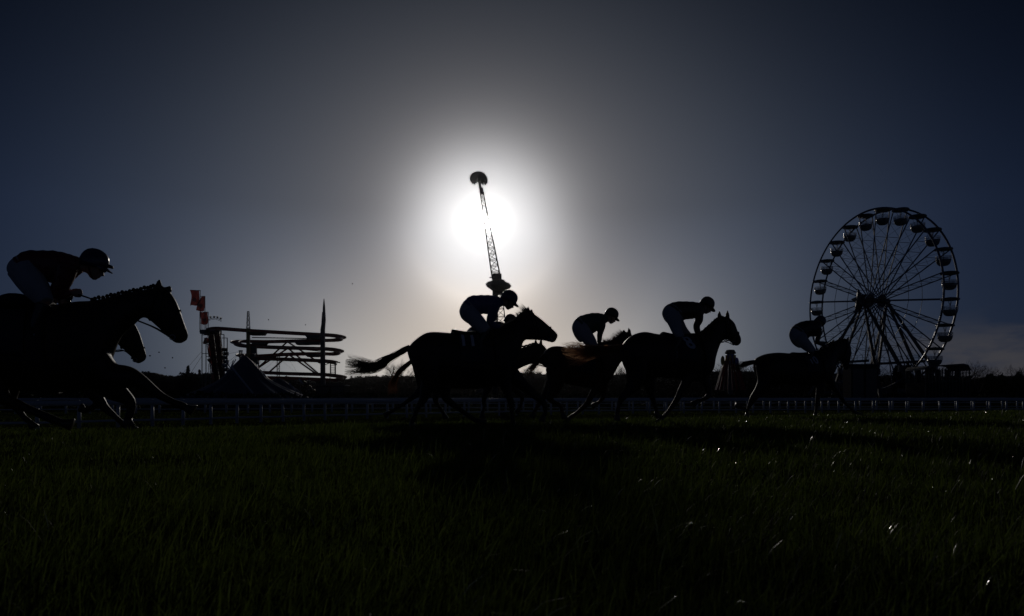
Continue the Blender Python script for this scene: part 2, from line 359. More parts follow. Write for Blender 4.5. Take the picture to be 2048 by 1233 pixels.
def hair(fr, path, n, w, m, name, parent, seed, off=0, thick=.05, core=.6, curl=.02, nseg=12, droop=0):
    """path: list of (px,py,spread_px); strands as thin tapered ribbons, plus a dense core"""
    rr = random.Random(seed); Q = catmull([(*fr.L(x, y, off), s*fr.O.y/F) for x, y, s in path], 5); Q = [np.array(q) for q in Q]
    mb = MB(); N = len(Q)
    if core > 0:
        kc = max(2, int(N*core)); mb.tube([Vector(q[:3]) for q in Q[:kc]], [max(.008, q[3]*.8*(1-.75*(i/(kc-1))**2)) for i, q in enumerate(Q[:kc])], 8)
    T = []
    for i in range(N):
        t = Vector(Q[min(i+1, N-1)][:3]-Q[max(i-1, 0)][:3]).normalized(); T.append(Vector((-t.z, 0, t.x)))
    for k in range(n):
        cl = k % 17; rc = random.Random(seed*100+cl); u0 = rc.uniform(-1.05, 1.05); u = rr.uniform(-1, 1); v = rr.uniform(-1, 1); u1 = u0+rr.gauss(0, .075); s0 = rr.uniform(0, .35)*(N-1); s1 = (N-1)*rc.uniform(.9, 1.08)*rr.uniform(.8, 1.03)
        ph = rr.uniform(0, 6.28); amp = curl*rr.uniform(.3, 1.6); fq = rr.uniform(1, 2.6); ww = w*rr.uniform(.5, 1.5); vs = []
        for j in range(nseg+1):
            f = j/nseg; s = s0+(s1-s0)*f; i = min(int(s), N-2); fr_ = min(s-i, 1.6)
            q = Q[i]*(1-fr_)+Q[i+1]*fr_; tn = T[min(i, N-1)]
            uu = (u*(1-f)+u1*f)*(.5+.5*f)+amp/ max(q[3], .03)*math.sin(ph+fq*f*4)*f
            p = Vector(q[:3])+tn*q[3]*uu+Vector((0, v*q[3]*.6+thick*v*f, -droop*f*f*rr.random()))
            hw = ww*(1-.8*f)/2; a = tn*.7+Vector((0, .7, 0)); vs += [p-a*hw, p+a*hw]
        mb.add(vs, [(2*j, 2*j+1, 2*j+3, 2*j+2) for j in range(nseg)])
    return part(name, mb.mesh(smooth=True), m, parent)

def digits_mesh(txt, h):
    cu = bpy.data.curves.new('t', 'FONT'); cu.body = txt; cu.size = h; cu.align_x = 'CENTER'; cu.align_y = 'CENTER'; cu.offset = h*.03; cu.resolution_u = 6
    o = bpy.data.objects.new('t', cu); COL.objects.link(o); dg = bpy.context.evaluated_depsgraph_get(); me = bpy.data.meshes.new_from_object(o.evaluated_get(dg)); bpy.data.objects.remove(o)
    bm = bmesh.new(); bm.from_mesh(me); bmesh.ops.subdivide_edges(bm, edges=[e for e in bm.edges if e.calc_length() > h*.2], cuts=3, use_grid_fill=False); bmesh.ops.triangulate(bm, faces=bm.faces); bm.to_mesh(me); bm.free()
    me.materials.clear(); return me

def horse(label, d, x0, yaw, st, legs, ears, eye, coat, hairm, tail=None, mane=None, plaits=None, bridle=None, saddle=None, number=None, voxel=.02, tailm=None, seed=1, hands=None):
    yaw = R(yaw); fr = Frame(x0, d, yaw); root = thing('racehorse', fr.O, label, 'horse', 'racehorses galloping in the field', yaw)
    S = stations(fr, st); mb = MB(); mb.loft([ell_ring(q) for q in S])
    # muscle masses: quarters, shoulder, jowl
    def bulge(x, y, rx, rz, ry, off): mb.ell(fr.L(x, y)+Vector((0, off, 0)), (rx, ry, rz))
    HO = []
    for i, lg in enumerate(legs):
        hind = i < 2; off = (-1 if i % 2 == 0 else 1)*(.13 if hind else .115)
        pts = lg[:-1]; limb(mb, fr, pts, off)
        a = fr.L(pts[-1][0], pts[-1][1], off); b = fr.L(lg[-1][0], lg[-1][1], off); HO.append((a, b))
        mb.ell(a, (.034, .032, .034))
    for (bx, by), (tx, ty), off in ears:
        a = fr.L(bx, by, off*.6)+Vector((0, 0, 0)); b = fr.L(tx, ty, off)
        mid = a.lerp(b, .5); ax = (b-a).normalized(); fw = ax.cross(Vector((0, 1, 0))).normalized(); ln = (b-a).length
        rings = []
        for f, wx in ((-.4, .034), (.0, .046), (.35, .046), (.65, .033), (.88, .018), (1.0, .008)):
            c = a.lerp(b, f); rings.append([c+fw*wx*math.cos(t)+Vector((0, wx*.7*math.sin(t), 0)) for t in [2*math.pi*j/8 for j in range(8)]])
        mb.loft(rings)
    head = S[-1]; 
    body = part('body', fuse(mb, voxel, 3), coat, root)
    # re-add crisp ears tips are kept by the fine voxel; hooves are separate horn
    for a, b in HO:
        h = MB(); ax = (b-a); ln = max(ax.length, .05); ax.normalize(); 
        fw = ax.cross(Vector((0, 1, 0))); fw.normalize(); fw = -fw if fw.x < 0 else fw
        rings = []
        for f, r, sh in ((-.25, .036, 0), (0.2, .042, .004), (1.0, .062, .02), (1.08, .058, .02)):
            c = a+ax*ln*f+fw*sh; rings.append([c+fw*r*1.1*math.cos(t)+Vector((0, r*math.sin(t), 0)) for t in [2*math.pi*j/12 for j in range(12)]])
        h.loft(rings); part('hoof', h.mesh(smooth=True), 'hoof', root)
    ex, ey = eye
    # half-width of the head at the eye
    hw = .085
    for sg in (-1, 1):
        e = MB(); e.ell(fr.L(ex, ey)+Vector((0, sg*hw, 0)), (.022, .016, .02)); part('eye', e.mesh(smooth=True), 'eye', root)
    if tail: hair(fr, tail['path'], tail.get('n', 260), tail.get('w', .007), tailm or hairm, 'tail', root, seed, thick=.07, core=tail.get('core', .6), curl=tail.get('curl', .02), droop=tail.get('droop', 0))
    if mane:
        mm = MB(); rr = random.Random(seed+5)
        C = catmull([tuple(fr.L(x, y)) for x, y in mane['crest']], 6)
        for k in range(mane.get('n', 160)):
            s = rr.random()*(len(C)-1.001); i = int(s); p = Vector(C[i]*(1-(s-i))+C[i+1]*(s-i)); ln = mane['len']*rr.uniform(.35, 1.0)
            if mane.get('tuft') and s/(len(C)-1) > mane['tuft']: ln *= 1.8
            dv = Vector((-mane['back']*rr.uniform(.4, 1.3), rr.uniform(-.6, .6), mane['up']*rr.uniform(.3, 1.2))).normalized(); vs = []
            p = p+Vector((0, rr.uniform(-.02, .02), -.015)); w = .007*rr.uniform(.5, 1.6)
            for j in range(5):
                f = j/4; c = p+dv*ln*f+Vector((-.25*ln*f*f, 0, -.18*ln*f*f)); hw_ = w*(1-.85*f); vs += [c+Vector((hw_, hw_, 0)), c-Vector((hw_, hw_, 0))]
            mm.add(vs, [(2*j, 2*j+1, 2*j+3, 2*j+2) for j in range(4)])
        part('mane', mm.mesh(smooth=True), hairm, root)
    if plaits:
        mm = MB(); C = catmull([tuple(fr.L(x, y)) for x, y in plaits], 4)
        for i, c in enumerate(C[:-1]): mm.ell(Vector(c)+Vector((0, -.01, .004+.006*((i*7) % 3))), (.022, .022, .024), n=8, m=6)
        part('plaited_mane', mm.mesh(smooth=True), hairm, root)
    if bridle:
        # straps wrap the head section through the given top/bottom points
        b = MB()
        for (ax_, ay_), (bx_, by_), w in bridle['bands']:
            t_, o_ = fr.L(ax_, ay_), fr.L(bx_, by_); ring = ell_ring((t_.x, t_.z, o_.x, o_.z, w), 18, .006)
            b.tube(ring, .010, 5, closed=True)
        part('bridle', b.mesh(smooth=True), 'leather', root)
        for sg in (-1, 1):
            b = MB(); P = [Vector(fr.L(x, y, 0))+Vector((0, sg*o, 0)) for x, y, o in bridle['rein']]
            P = [Vector(q) for q in catmull([tuple(p) for p in P], 5)]; b.tube(P, .008, 5); part('rein', b.mesh(smooth=True), 'leather', root)
        if bridle.get('bit'):
            for sg in (-1, 1):
                b = MB(); c = fr.L(*bridle['bit'])+Vector((0, sg*.055, 0)); b.tube([c+Vector((.028*math.cos(t), 0, .028*math.sin(t))) for t in [2*math.pi*j/12 for j in range(12)]], .005, 5, closed=True)
                part('bit_ring', b.mesh(smooth=True), 'steel_white', root)
    if saddle:
        # saddle = (px of cantle, px of pommel); interpolate the trunk sections there
        def sec(px, py=None):
            lx = fr.L(px, 700).x; best = min(range(len(S)-1), key=lambda i: abs((S[i][0]+S[i][2])/2-lx)); a = S[best]; b = S[min(best+1, len(S)-1)] if (S[best][0]+S[best][2])/2 < lx else S[max(best-1, 0)]
            ca, cb = (a[0]+a[2])/2, (b[0]+b[2])/2; t = 0 if abs(cb-ca) < 1e-6 else (lx-ca)/(cb-ca); return a*(1-t)+b*t
        c0, c1, lift = saddle['cantle'], saddle['pommel'], saddle['lift']
        m_ = MB(); n = 10; rings = []
        for i in range(n+1):
            f = i/n; q = sec(c0+(c1-c0)*f); up = float(np.interp(c0+(c1-c0)*f, [a_ for a_, _ in lift], [b_ for _, b_ in lift])); half = R(34-14*abs(f-.4))
            outer = ell_ring(q, 13, up, -half, half, False); inner = ell_ring(q, 13, .004, half, -half, False); rings.append(outer+inner)
        m_.loft(rings); part('saddle', m_.mesh(smooth=True), 'leather', root)
        m_ = MB(); rings = []; w0, w1 = saddle['cloth']
        for i in range(9):
            q = sec(w0+(w1-w0)*i/8); rings.append(ell_ring(q, 25, .016, -R(102), R(102), False)+ell_ring(q, 25, .009, R(102), -R(102), False))
        m_.loft(rings); cl = part('saddle_cloth', m_.mesh(smooth=True), saddle.get('mat', 'digit'), root)
        if number:
            me = digits_mesh(number, saddle.get('size', .24)); sl = saddle.get('slant', 0)
            vx = saddle['num'][0]; mid = fr.L(vx, 700).x; zz = fr.L(vx, saddle['num'][1]).z
            for v in me.vertices:
                lx = mid+v.co.x+v.co.y*sl; lz = zz+v.co.y
                # lies on the curved flank, just proud of the cloth
                k_ = next((q_ for q_ in range(len(S)-1) if (S[q_+1][0]+S[q_+1][2])/2 >= lx), len(S)-2); a_, b_ = S[k_], S[k_+1]; ca, cb = (a_[0]+a_[2])/2, (b_[0]+b_[2])/2
                q_ = a_+(b_-a_)*max(0, min(1, (lx-ca)/max(1e-6, cb-ca))); cz = (q_[1]+q_[3])/2; hl = (q_[1]-q_[3])/2; cs = max(-.97, min(.97, (lz-cz)/(hl+.02))); cs = abs(cs)**(1/(.88 if cs > 0 else .95))
                v.co = Vector((lx, -((q_[4]+.032)*math.sqrt(1-cs*cs)**.9), lz))
            part('race_number', me, 'cloth', cl)
        g = MB(); q = sec(saddle.get('girth', (c0+2*c1)/3)); r1 = ell_ring(q, 28, .012); g.tube(r1, .018, 5, closed=True); part('girth', g.mesh(smooth=True), 'leather', root)
    return root, fr

# ------------------------------------------------------------------ riders
def rider(label, d, x0, yaw, torso, thigh, calf, arm, helm, rad, pitch, silk, cap, breech='breech', voxel=.011, peak=True, goggles=False, off=.0, handfwd=(1, -.25)):
    yaw = R(yaw); fr = Frame(x0, d, yaw); root = thing('person', fr.O, label, 'person', 'jockeys riding the racehorses', yaw)
    sk = MB(); S = stations(fr, torso); sk.loft([ell_ring(q, 18, -.012) for q in S])
    jk = MB(); cut = int(len(S)*.26); jk.loft([ell_ring(q, 20, .003+.004*math.sin(i*1.9)) for i, q in enumerate(S[cut:-3])])
    br = MB(); br.loft([ell_ring(q, 20, .002) for q in S[:cut+4]])
    bt = MB(); bts = []
    def chain(mb, pts, o0, o1, dr, n=12):
        P = []
        for i, (x, y, r) in enumerate(pts):
            o = o0+(o1-o0)*i/(len(pts)-1); P.append((*fr.L(x, y, o), r+dr))
        Q = catmull(P, 5); mb.tube([Vector(q[:3]) for q in Q], [q[3] for q in Q], n); return Q
    for sg in (-1, 1):
        dx = 0 if sg < 0 else off
        th = [(x+dx*i/(len(thigh)-1), y, r) for i, (x, y, r) in enumerate(thigh)]; cf = [(x+dx, y, r) for x, y, r in calf]
        chain(sk, th, sg*.10, sg*.21, -.012); chain(br, th, sg*.10, sg*.21, 0)
        chain(sk, cf[:-1], sg*.21, sg*.25, -.01); bb = MB(); chain(bb, cf, sg*.21, sg*.26, .004)
        bts.append(bb)
        am = [(x+min(dx, 5)*.5, y, r) for x, y, r in arm]
        chain(sk, am, sg*.17, sg*.07, -.008); chain(jk, am, sg*.17, sg*.075, .004)
        # hand: palm, four curled fingers of different length, thumb
        a = fr.L(am[-2][0], am[-2][1], sg*.09); w = fr.L(am[-1][0], am[-1][1], sg*.07); fwd = (w-a).normalized(); fwd = (fwd+Vector((handfwd[0], 0, handfwd[1]))*.8).normalized()
        upv = Vector((0, 1, 0)).cross(fwd).normalized(); sd_ = Vector((0, 1, 0))
        sk.ell(w+fwd*.045, (.048, .024, .04), Matrix((fwd, sd_, upv)).transposed())
        for k in range(4):
            ln = (.036, .042, .04, .03)[k]; b0 = w+fwd*.08+upv*(.028-.019*k); b1 = b0+fwd*ln*.7-sd_*sg*.012; b2 = b1-sd_*sg*.028-fwd*.01; b3 = b2-fwd*.028
            sk.tube([b0-fwd*.03, b0, b1, b2, b3], [.0095, .0095, .009, .0085, .008], 8)
        b0 = w+fwd*.035+upv*.03; sk.tube([b0, b0+fwd*.03+upv*.022-sd_*sg*.012, b0+fwd*.055+upv*.018-sd_*sg*.028], [.012, .0105, .009], 8)
    # head
    H = fr.L(*helm); k = rad/.135; rot = Matrix.Rotation(R(-pitch), 3, 'Y').inverted() if False else Matrix.Rotation(R(pitch), 3, 'Y')
    def hp(x, y, z): return H+rot@(Vector((x, y, z))*k)
    def he(c, r, mb=sk): mb.ell(hp(*c), tuple(q*k for q in r), rot)
    he((-.005, 0, .0), (.105, .078, .10)); he((.03, 0, -.055), (.072, .062, .085)); he((.045, 0, -.115), (.045, .040, .038)); he((.068, 0, -.135), (.024, .022, .020))
    he((.06, 0, -.025), (.045, .058, .03))
    sk.tube([hp(.095, 0, -.025), hp(.112, 0, -.055), hp(.126, 0, -.075), hp(.104, 0, -.084)], [.011*k, .014*k, .018*k, .012*k], 8)
    he((.094, 0, -.101), (.018, .026, .008)); he((.092, 0, -.116), (.017, .022, .008))
    for sg in (-1, 1): he((-.005, sg*.082, -.04), (.022, .012, .032)); he((.075, sg*.03, -.045), (.018, .02, .012))
    nk = [Vector(((q[0]+q[2])/2, 0, (q[1]+q[3])/2)) for q in (S[-5], S[-1])]
    sk.tube([nk[0], nk[1], hp(-.02, 0, -.07)], [.06, .058, .058], 10)
    part('body', fuse(sk, voxel, 2), 'skin', root)
    part('jacket', fuse(jk, voxel*1.15, 3), silk, root)
    part('breeches', fuse(br, voxel*1.15, 3), breech, root)
    for bb, sg in zip(bts, (-1, 1)): part('boot', fuse(bb, voxel, 2), 'boot', root)
    hm = MB()
    prof = [(1.0, -.03), (1.015, .0), (1.0, .04), (.93, .075), (.78, .108), (.52, .135), (.2, .148), (.02, .15)]
    rings = [[hp(-.004+r*.135*math.cos(t), r*.108*math.sin(t), z+(.022*math.cos(t) if z < 0 else 0)-(.03*(1-math.cos(t))/2 if z < .0 else 0)) for t in [2*math.pi*j/22 for j in range(22)]] for r, z in prof]
    rings = [[hp(-.004+.9*.135*math.cos(t), .9*.108*math.sin(t), -.02) for t in [2*math.pi*j/22 for j in range(22)]]]+rings
    hm.loft(rings); hl = part('helmet', hm.mesh(smooth=True), cap, root)
    if peak:
        pk = MB(); up_, lo_ = [], []
        for j in range(9):
            a = R(-62+124*j/8); ex = .062*math.cos(a*1.25); up_.append((a, ex))
        vs = []
        for a, ex in up_:
            for rr_, dz in ((.125, .006), (.135+max(0, ex), -.018)):
                for th_ in (.004, -.006): vs.append(hp(rr_*math.cos(a), (rr_*.8)*math.sin(a), .0+dz+th_))
        fs = []
        for j in range(8):
            b = 4*j; fs += [(b, b+2, b+6, b+4), (b+1, b+5, b+7, b+3), (b+2, b+3, b+7, b+6), (b, b+4, b+5, b+1)]
        fs += [(0, 1, 3, 2), (32, 34, 35, 33)]
        pk.add(vs, fs); part('peak', pk.mesh(smooth=False), cap, hl)
    gb = MB(); gb.tube([hp(.085, -.055, -.022), hp(.112, -.03, -.026), hp(.118, 0, -.028), hp(.112, .03, -.026), hp(.085, .055, -.022)], .02*k, 8)
    if goggles: gb.tube([hp(.12, -.06, .03), hp(.16, -.03, .035), hp(.165, 0, .035), hp(.16, .03, .035), hp(.12, .06, .03)], .017*k, 8)
    part('goggles', gb.mesh(smooth=True), 'goggle', hl)
    bt_ = MB(); bt_.tube([hp(-.02, -.104, -.02), hp(.02, -.075, -.09), hp(.055, -.03, -.145), hp(.06, 0, -.153), hp(.055, .03, -.145), hp(.02, .075, -.09), hp(-.02, .104, -.02)], .006*k, 5); part('chin_strap', bt_.mesh(smooth=True), 'leather', hl)
    for sg, dx in ((-1, 0), (1, off)):
        fx, fy, _ = calf[-1]; ax_, ay_, _ = calf[-2]
        st = MB(); c = fr.L((fx+ax_)/2+dx, (fy+ay_)/2, sg*.25)+Vector((0, 0, -.03)); st.tube([c+Vector((0, -.05, 0)), c+Vector((0, .05, 0)), c+Vector((0, .045, .11)), c+Vector((0, 0, .15)), c+Vector((0, -.045, .11))], .008, 6, closed=True)
        part('stirrup', st.mesh(smooth=True), 'steel_white', root)
    return root

# ------------------------------------------------------------------ the field (outlines follow each animal; pixel pairs are turned into metres in its own frame)
G = [  # 1: big dark horse at the left
 dict(label='dark bay racehorse at the left edge, largest of the field, with saddle cloth', d=8.0, x0=100, yaw=12, coat='bay', hairm='hair_dark', voxel=.017, seed=11,
  st=[((-100,665),(-98,690),.10),((-92,640),(-85,745),.22),((-65,615),(-55,775),.27),((-25,607),(-20,775),.28),((20,612),(25,778),.29),((70,613),(75,782),.31),((120,608),(135,785),.30),((155,603),(185,775),.27),((180,602),(214,748),.23),((200,599),(225,714),.18),((225,593),(241,676),.14),((255,586),(266,652),.115),((282,581),(284,636),.10),((305,577),(298,640),.10),((328,574),(312,652),.105),((346,592),(325,663),.095),((357,613),(334,670),.08),((367,642),(342,679),.062),((376,668),(350,686),.06),((374,680),(362,687),.04)],
  legs=[[(-60,680,.22),(-28,745,.155),(5,795,.07),(20,803,.055),(60,820,.042),(105,839,.042),(126,847,.038),(142,853)],
        [(-65,690,.2),(-75,760,.12),(-100,812,.06),(-112,850,.04),(-108,862,.04),(-100,880)],
        [(190,735,.19),(222,752,.13),(256,755,.108),(281,764,.072),(318,790,.045),(345,804,.036),(364,812,.042),(374,817,.036),(385,824)],
        [(175,730,.18),(222,775,.12),(250,795,.07),(260,806,.055),(262,820,.042),(258,832,.044),(256,838,.036),(254,850)]],
  ears=[((316,582),(319,558),-.05),((335,582),(341,572),.05)], eye=(331,604),
  plaits=[(185,601),(215,595),(245,588),(275,582),(302,576),(318,574)],
  bridle=dict(bands=[((324,575),(300,640),.108),((360,622),(337,672),.076),((333,580),(322,655),.1)], rein=[(346,678,.06),(310,656,.08),(262,636,.11),(200,605,.10),(152,588,.05)], bit=(347,676)),
  saddle=dict(cantle=-6, pommel=105, lift=[(-6,.005),(6,.07),(20,.13),(46,.135),(80,.07),(105,.03)], cloth=(-25,72), num=(8,655), slant=.15, size=.3, girth=110), number='1'),
 dict(label='dark bay racehorse half hidden behind the largest horse, only its head and forelegs clear', d=10.4, x0=90, yaw=12, coat='brown', hairm='hair_dark', voxel=.02, seed=12,
  st=[((-40,690),(-36,712),.1),((-32,672),(-28,755),.22),((-8,658),(0,780),.27),((25,656),(30,782),.28),((60,658),(65,784),.29),((100,660),(105,790),.31),((140,656),(150,788),.29),((165,652),(186,768),.25),((182,650),(205,742),.2),((196,647),(212,718),.165),((212,643),(220,703),.14),((230,637),(228,692),.115),((250,632),(236,688),.105),((263,640),(240,694),.10),((272,652),(246,699),.09),((280,669),(255,705),.08),((287,691),(262,714),.066),((293,713),(268,724),.06),((289,722),(277,728),.04)],
  legs=[[(-10,700,.2),(-5,765,.13),(-28,800,.06),(-42,830,.038),(-45,842,.04),(-46,848,.036),(-48,862)],
        [(0,700,.2),(20,768,.12),(24,802,.06),(46,832,.038),(54,840,.04),(60,845,.036),(66,856)],
        [(160,730,.15),(180,775,.1),(202,805,.062),(210,816,.052),(235,838,.036),(247,849,.04),(254,854,.036),(267,864)],
        [(160,735,.15),(188,785,.1),(198,800,.055),(186,815,.04),(174,820,.042),(170,822,.036),(160,818)]],
  ears=[((243,637),(246,618),-.05),((250,637),(256,620),.05)], eye=(259,664),
  bridle=dict(bands=[((288,696),(264,717),.066),((262,640),(243,697),.1)], rein=[(272,720,.06),(250,702,.08),(215,700,.12),(170,660,.12),(150,640,.05)], bit=(272,721))),
 dict(label='dark racehorse in the centre, number eleven cloth and long streaming black tail', d=12.5, x0=940, yaw=12, coat='bay', hairm='hair_dark', voxel=.019, seed=13,
  st=[((814,701),(820,722),.08),((824,686),(830,742),.20),((846,669),(851,760),.26),((866,664),(880,766),.28),((905,666),(912,768),.29),((940,667),(945,771),.31),((970,662),(980,773),.30),((993,655),(1012,767),.27),((1008,649),(1033,742),.22),((1020,643),(1038,714),.175),((1029,637),(1043,694),.13),((1038,628),(1049,682),.10),((1047,623),(1061,679),.095),((1057,622),(1071,679),.10),((1069,629),(1082,679),.095),((1084,640),(1089,680),.078),((1100,654),(1096,682),.062),((1112,665),(1103,686),.056),((1116,672),(1110,684),.035)],
  legs=[[(848,712,.2),(860,755,.15),(852,782,.09),(846,800,.062),(836,815,.042),(829,833,.038),(826,840,.042),(824,846,.036),(822,858)],
        [(855,715,.2),(882,762,.14),(890,785,.085),(895,800,.06),(922,821,.040),(943,836,.040),(952,841,.042),(958,843,.036),(968,848)],
        [(1003,730,.16),(1010,765,.10),(1018,793,.056),(1022,806,.05),(1024,828,.033),(1025,840,.04),(1026,846,.034),(1026,857)],
        [(1008,735,.16),(1045,770,.09),(1076,796,.056),(1088,808,.05),(1091,822,.034),(1090,829,.04),(1087,833,.034),(1082,842)]],
  ears=[((1056,630),(1056,612),-.05),((1062,632),(1063,617),.05)], eye=(1071,641),
  tail=dict(path=[(820,694,6),(806,702,9),(794,709,9),(776,718,12),(763,727,14),(750,734,13),(730,734,16),(712,731,20),(692,729,22)], n=460, w=.011, core=.5, curl=.03),
  mane=dict(crest=[(1004,650),(1020,643),(1030,637),(1040,627),(1050,621),(1056,619)], n=170, len=.10, back=.7, up=.9, tuft=.72),
  bridle=dict(bands=[((1056,622),(1072,680),.102),((1101,655),(1097,682),.064),((1066,627),(1078,680),.098)], rein=[(1100,682,.05),(1080,679,.08),(1050,677,.11),(1025,665,.12),(1006,656,.05)], bit=(1099,680)),
  saddle=dict(cantle=908, pommel=975, lift=[(907,.058),(915,.052),(930,.034),(942,.03),(975,.035)], cloth=(917,962), num=(931,683), size=.30, slant=-.05, girth=985), number='11'),
 dict(label='bay racehorse behind the number eleven horse, short chestnut tail showing beneath the black one', d=16.2, x0=930, yaw=12, coat='brown', hairm='hair_dark', tailm='hair_red', voxel=.024, seed=14,
  st=[((822,718),(826,735),.08),((828,706),(834,755),.2),((842,695),(850,775),.26),((870,690),(875,776),.28),((905,692),(910,778),.3),((940,692),(945,778),.31),((970,692),(978,776),.28),((992,694),(1002,768),.24),((1010,698),(1018,752),.19),((1026,698),(1032,742),.15),((1042,696),(1045,735),.125),((1057,692),(1058,730),.105),((1068,688),(1068,728),.1),((1078,688),(1077,728),.1),((1087,691),(1084,730),.09),((1094,700),(1090,734),.075),((1101,714),(1096,738),.062),((1106,727),(1101,742),.05)],
  legs=[[(842,730,.17),(846,770,.12),(838,784,.075),(828,793,.056),(808,808,.038),(792,818,.038),(784,823,.038),(778,826,.034),(768,830)],
        [(855,735,.17),(872,775,.1),(871,800,.056),(876,810,.04),(884,822,.038),(887,828,.034),(890,838)],
        [(985,740,.13),(974,780,.075),(968,798,.05),(968,815,.034),(967,822,.038),(965,826,.034),(962,836)],
        [(995,745,.13),(1030,780,.07),(1044,792,.05),(1042,808,.034),(1040,815,.038),(1038,818,.034),(1032,826)]],
  ears=[((1072,692),(1071,678),-.05),((1081,692),(1082.5,677),.05)], eye=(1084,703),
  tail=dict(path=[(824,722,5),(812,732,7),(800,742,8),(791,756,7),(785,772,7),(787,788,8)], n=200, w=.010, core=.62, curl=.04),
  plaits=[(1030,697),(1042,695),(1052,693),(1062,690),(1068,688)],
  bridle=dict(bands=[((1076,688),(1074,729),.104),((1099,709),(1094,737),.068)], rein=[(1096,736,.05),(1070,728,.1),(1035,720,.14),(1005,700,.1)]),
  saddle=dict(cantle=905, pommel=965, lift=[(905,.03),(965,.03)], cloth=(912,952), num=(930,715), girth=970)),
 dict(label='chestnut racehorse right of the number eleven horse, its face hidden behind the next horse', d=15.2, x0=1165, yaw=12, coat='chestnut', hairm='hair_red', voxel=.023, seed=15,
  st=[((1087,708),(1092,722),.08),((1093,699),(1100,745),.22),((1105,693),(1114,762),.27),((1126,693.5),(1132,768),.28),((1150,701),(1152,772),.29),((1170,702),(1176,776),.30),((1186,692),(1200,774),.28),((1198,685),(1218,764),.24),((1210,683),(1228,748),.18),((1221,681),(1235,735),.13),((1232,674),(1245,722),.10),((1243,666),(1254,718),.095),((1255,666),(1262,716),.10),((1265,672),(1270,715),.09),((1275,685),(1276,718),.07),((1283,700),(1280,722),.055),((1287,710),(1283,724),.04)],
  legs=[[(1112,735,.19),(1112,768,.14),(1104,786,.085),(1099,798,.06),(1110,806,.042),(1121,812,.038),(1124,822,.04),(1126,827,.034),(1127,838)],
        [(1118,740,.18),(1100,775,.1),(1086,796,.06),(1074,815,.036),(1070,822,.04),(1068,826,.034),(1062,834)],
        [(1203,740,.14),(1195,772,.09),(1182,793,.056),(1173,809,.05),(1152,827,.034),(1143,833,.04),(1138,837,.034),(1128,847)],
        [(1208,745,.14),(1206,778,.075),(1207,793,.05),(1199,804,.034),(1195,807,.04),(1192,808,.034),(1184,812)]],
  ears=[((1249,668),(1246.5,659),.05),((1259,667),(1257,655.5),-.05)], eye=(1262,685),
  mane=dict(crest=[(1208,683),(1220,681),(1230,675),(1238,669),(1246,664)], n=320, len=.15, back=.9, up=.8),
  tail=dict(path=[(1089,711,5),(1078,722,7),(1068,733,8),(1060,744,8),(1056,756,7)], n=140, w=.012, core=.5, curl=.04),
  bridle=dict(bands=[((1255,666),(1263,716),.103)], rein=[(1275,716,.06),(1255,712,.11),(1230,700,.12),(1206,684,.05)]),
  saddle=dict(cantle=1140, pommel=1195, lift=[(1140,.02),(1195,.03)], cloth=(1145,1182), num=(1160,720), girth=1196)),
 dict(label='dark brown racehorse with pricked ears and golden tail, second horse from the right', d=14.2, x0=1350, yaw=12, coat='brown', hairm='hair_dark', tailm='hair_gold', voxel=.021, seed=16,
  st=[((1242,700),(1246,722),.08),((1249,685),(1256,744),.22),((1265,670.5),(1272,754),.27),((1288,664),(1295,755),.28),((1313,668),(1318,756),.28),((1345,672),(1350,758),.30),((1375,671),(1384,763),.30),((1396,669),(1410,756),.26),((1406,663),(1424,742),.21),((1416,655),(1428,724),.16),((1425,647),(1434,704),.12),((1434,639),(1441,687),.10),((1445,634),(1449,680),.10),((1457,636),(1456,680),.10),((1468,646),(1461,684),.085),((1474,661),(1466,689),.068),((1481,675),(1470,692),.058),((1482,685),(1476,692),.035)],
  legs=[[(1270,718,.2),(1272,758,.15),(1258,782,.085),(1244,796,.06),(1238,812,.038),(1235,824,.04),(1234,830,.034),(1233,841)],
        [(1278,722,.2),(1296,760,.13),(1303,790,.06),(1309,808,.04),(1312,820,.04),(1313,826,.034),(1316,836)],
        [(1388,720,.15),(1374,762,.09),(1361,784,.058),(1354,799,.05),(1337,823,.035),(1330,831,.04),(1324,836,.034),(1313,847)],
        [(1394,725,.15),(1412,768,.075),(1418,790,.05),(1404,800,.034),(1398,802,.04),(1394,803,.034),(1385,808)]],
  ears=[((1439,638),(1438.6,620.6),-.05),((1455,638),(1455,619.5),.05)], eye=(1463,653),
  tail=dict(path=[(1246,694,6),(1228,697,10),(1210,700,13),(1192,703,15),(1175,706,17),(1155,709,19),(1130,711,19)], n=420, w=.014, core=.45, curl=.05),
  plaits=[(1400,668),(1408,661),(1417,653),(1426,645),(1433,639),(1445,634)],
  bridle=dict(bands=[((1456,636),(1455,681),.103),((1476,665),(1467,690),.07),((1446,634),(1450,681),.103)], rein=[(1467,688,.06),(1452,683,.1),(1430,686,.13),(1403,668,.05)], bit=(1466,686)),
  saddle=dict(cantle=1328, pommel=1392, lift=[(1327,.055),(1338,.048),(1350,.03),(1392,.035)], cloth=(1345,1382), num=(1366,688), size=.34, slant=-.45, girth=1398), number='8'),
 dict(label='dark racehorse leading at the right in front of the ferris wheel, number ten cloth', d=18.5, x0=1590, yaw=16, coat='bay', hairm='hair_dark', voxel=.025, seed=17,
  st=[((1510,721),(1511.5,738),.08),((1516,715),(1519,756),.22),((1531,708.5),(1536,768),.27),((1555,705.5),(1558,770),.28),((1580,707),(1582,769),.28),((1602,708),(1605,772),.30),((1625,705),(1634,772),.29),((1642,698),(1656,762),.25),((1652,692.5),(1666,746),.19),((1662,686.5),(1670,732),.14),((1671,681.5),(1677,723),.11),((1682,678),(1681,722),.10),((1692,679),(1684,726),.10),((1700,691),(1686,730),.085),((1701.5,707),(1688,734),.07),((1699,724),(1688,738),.06),((1698,736),(1691,741),.04)],
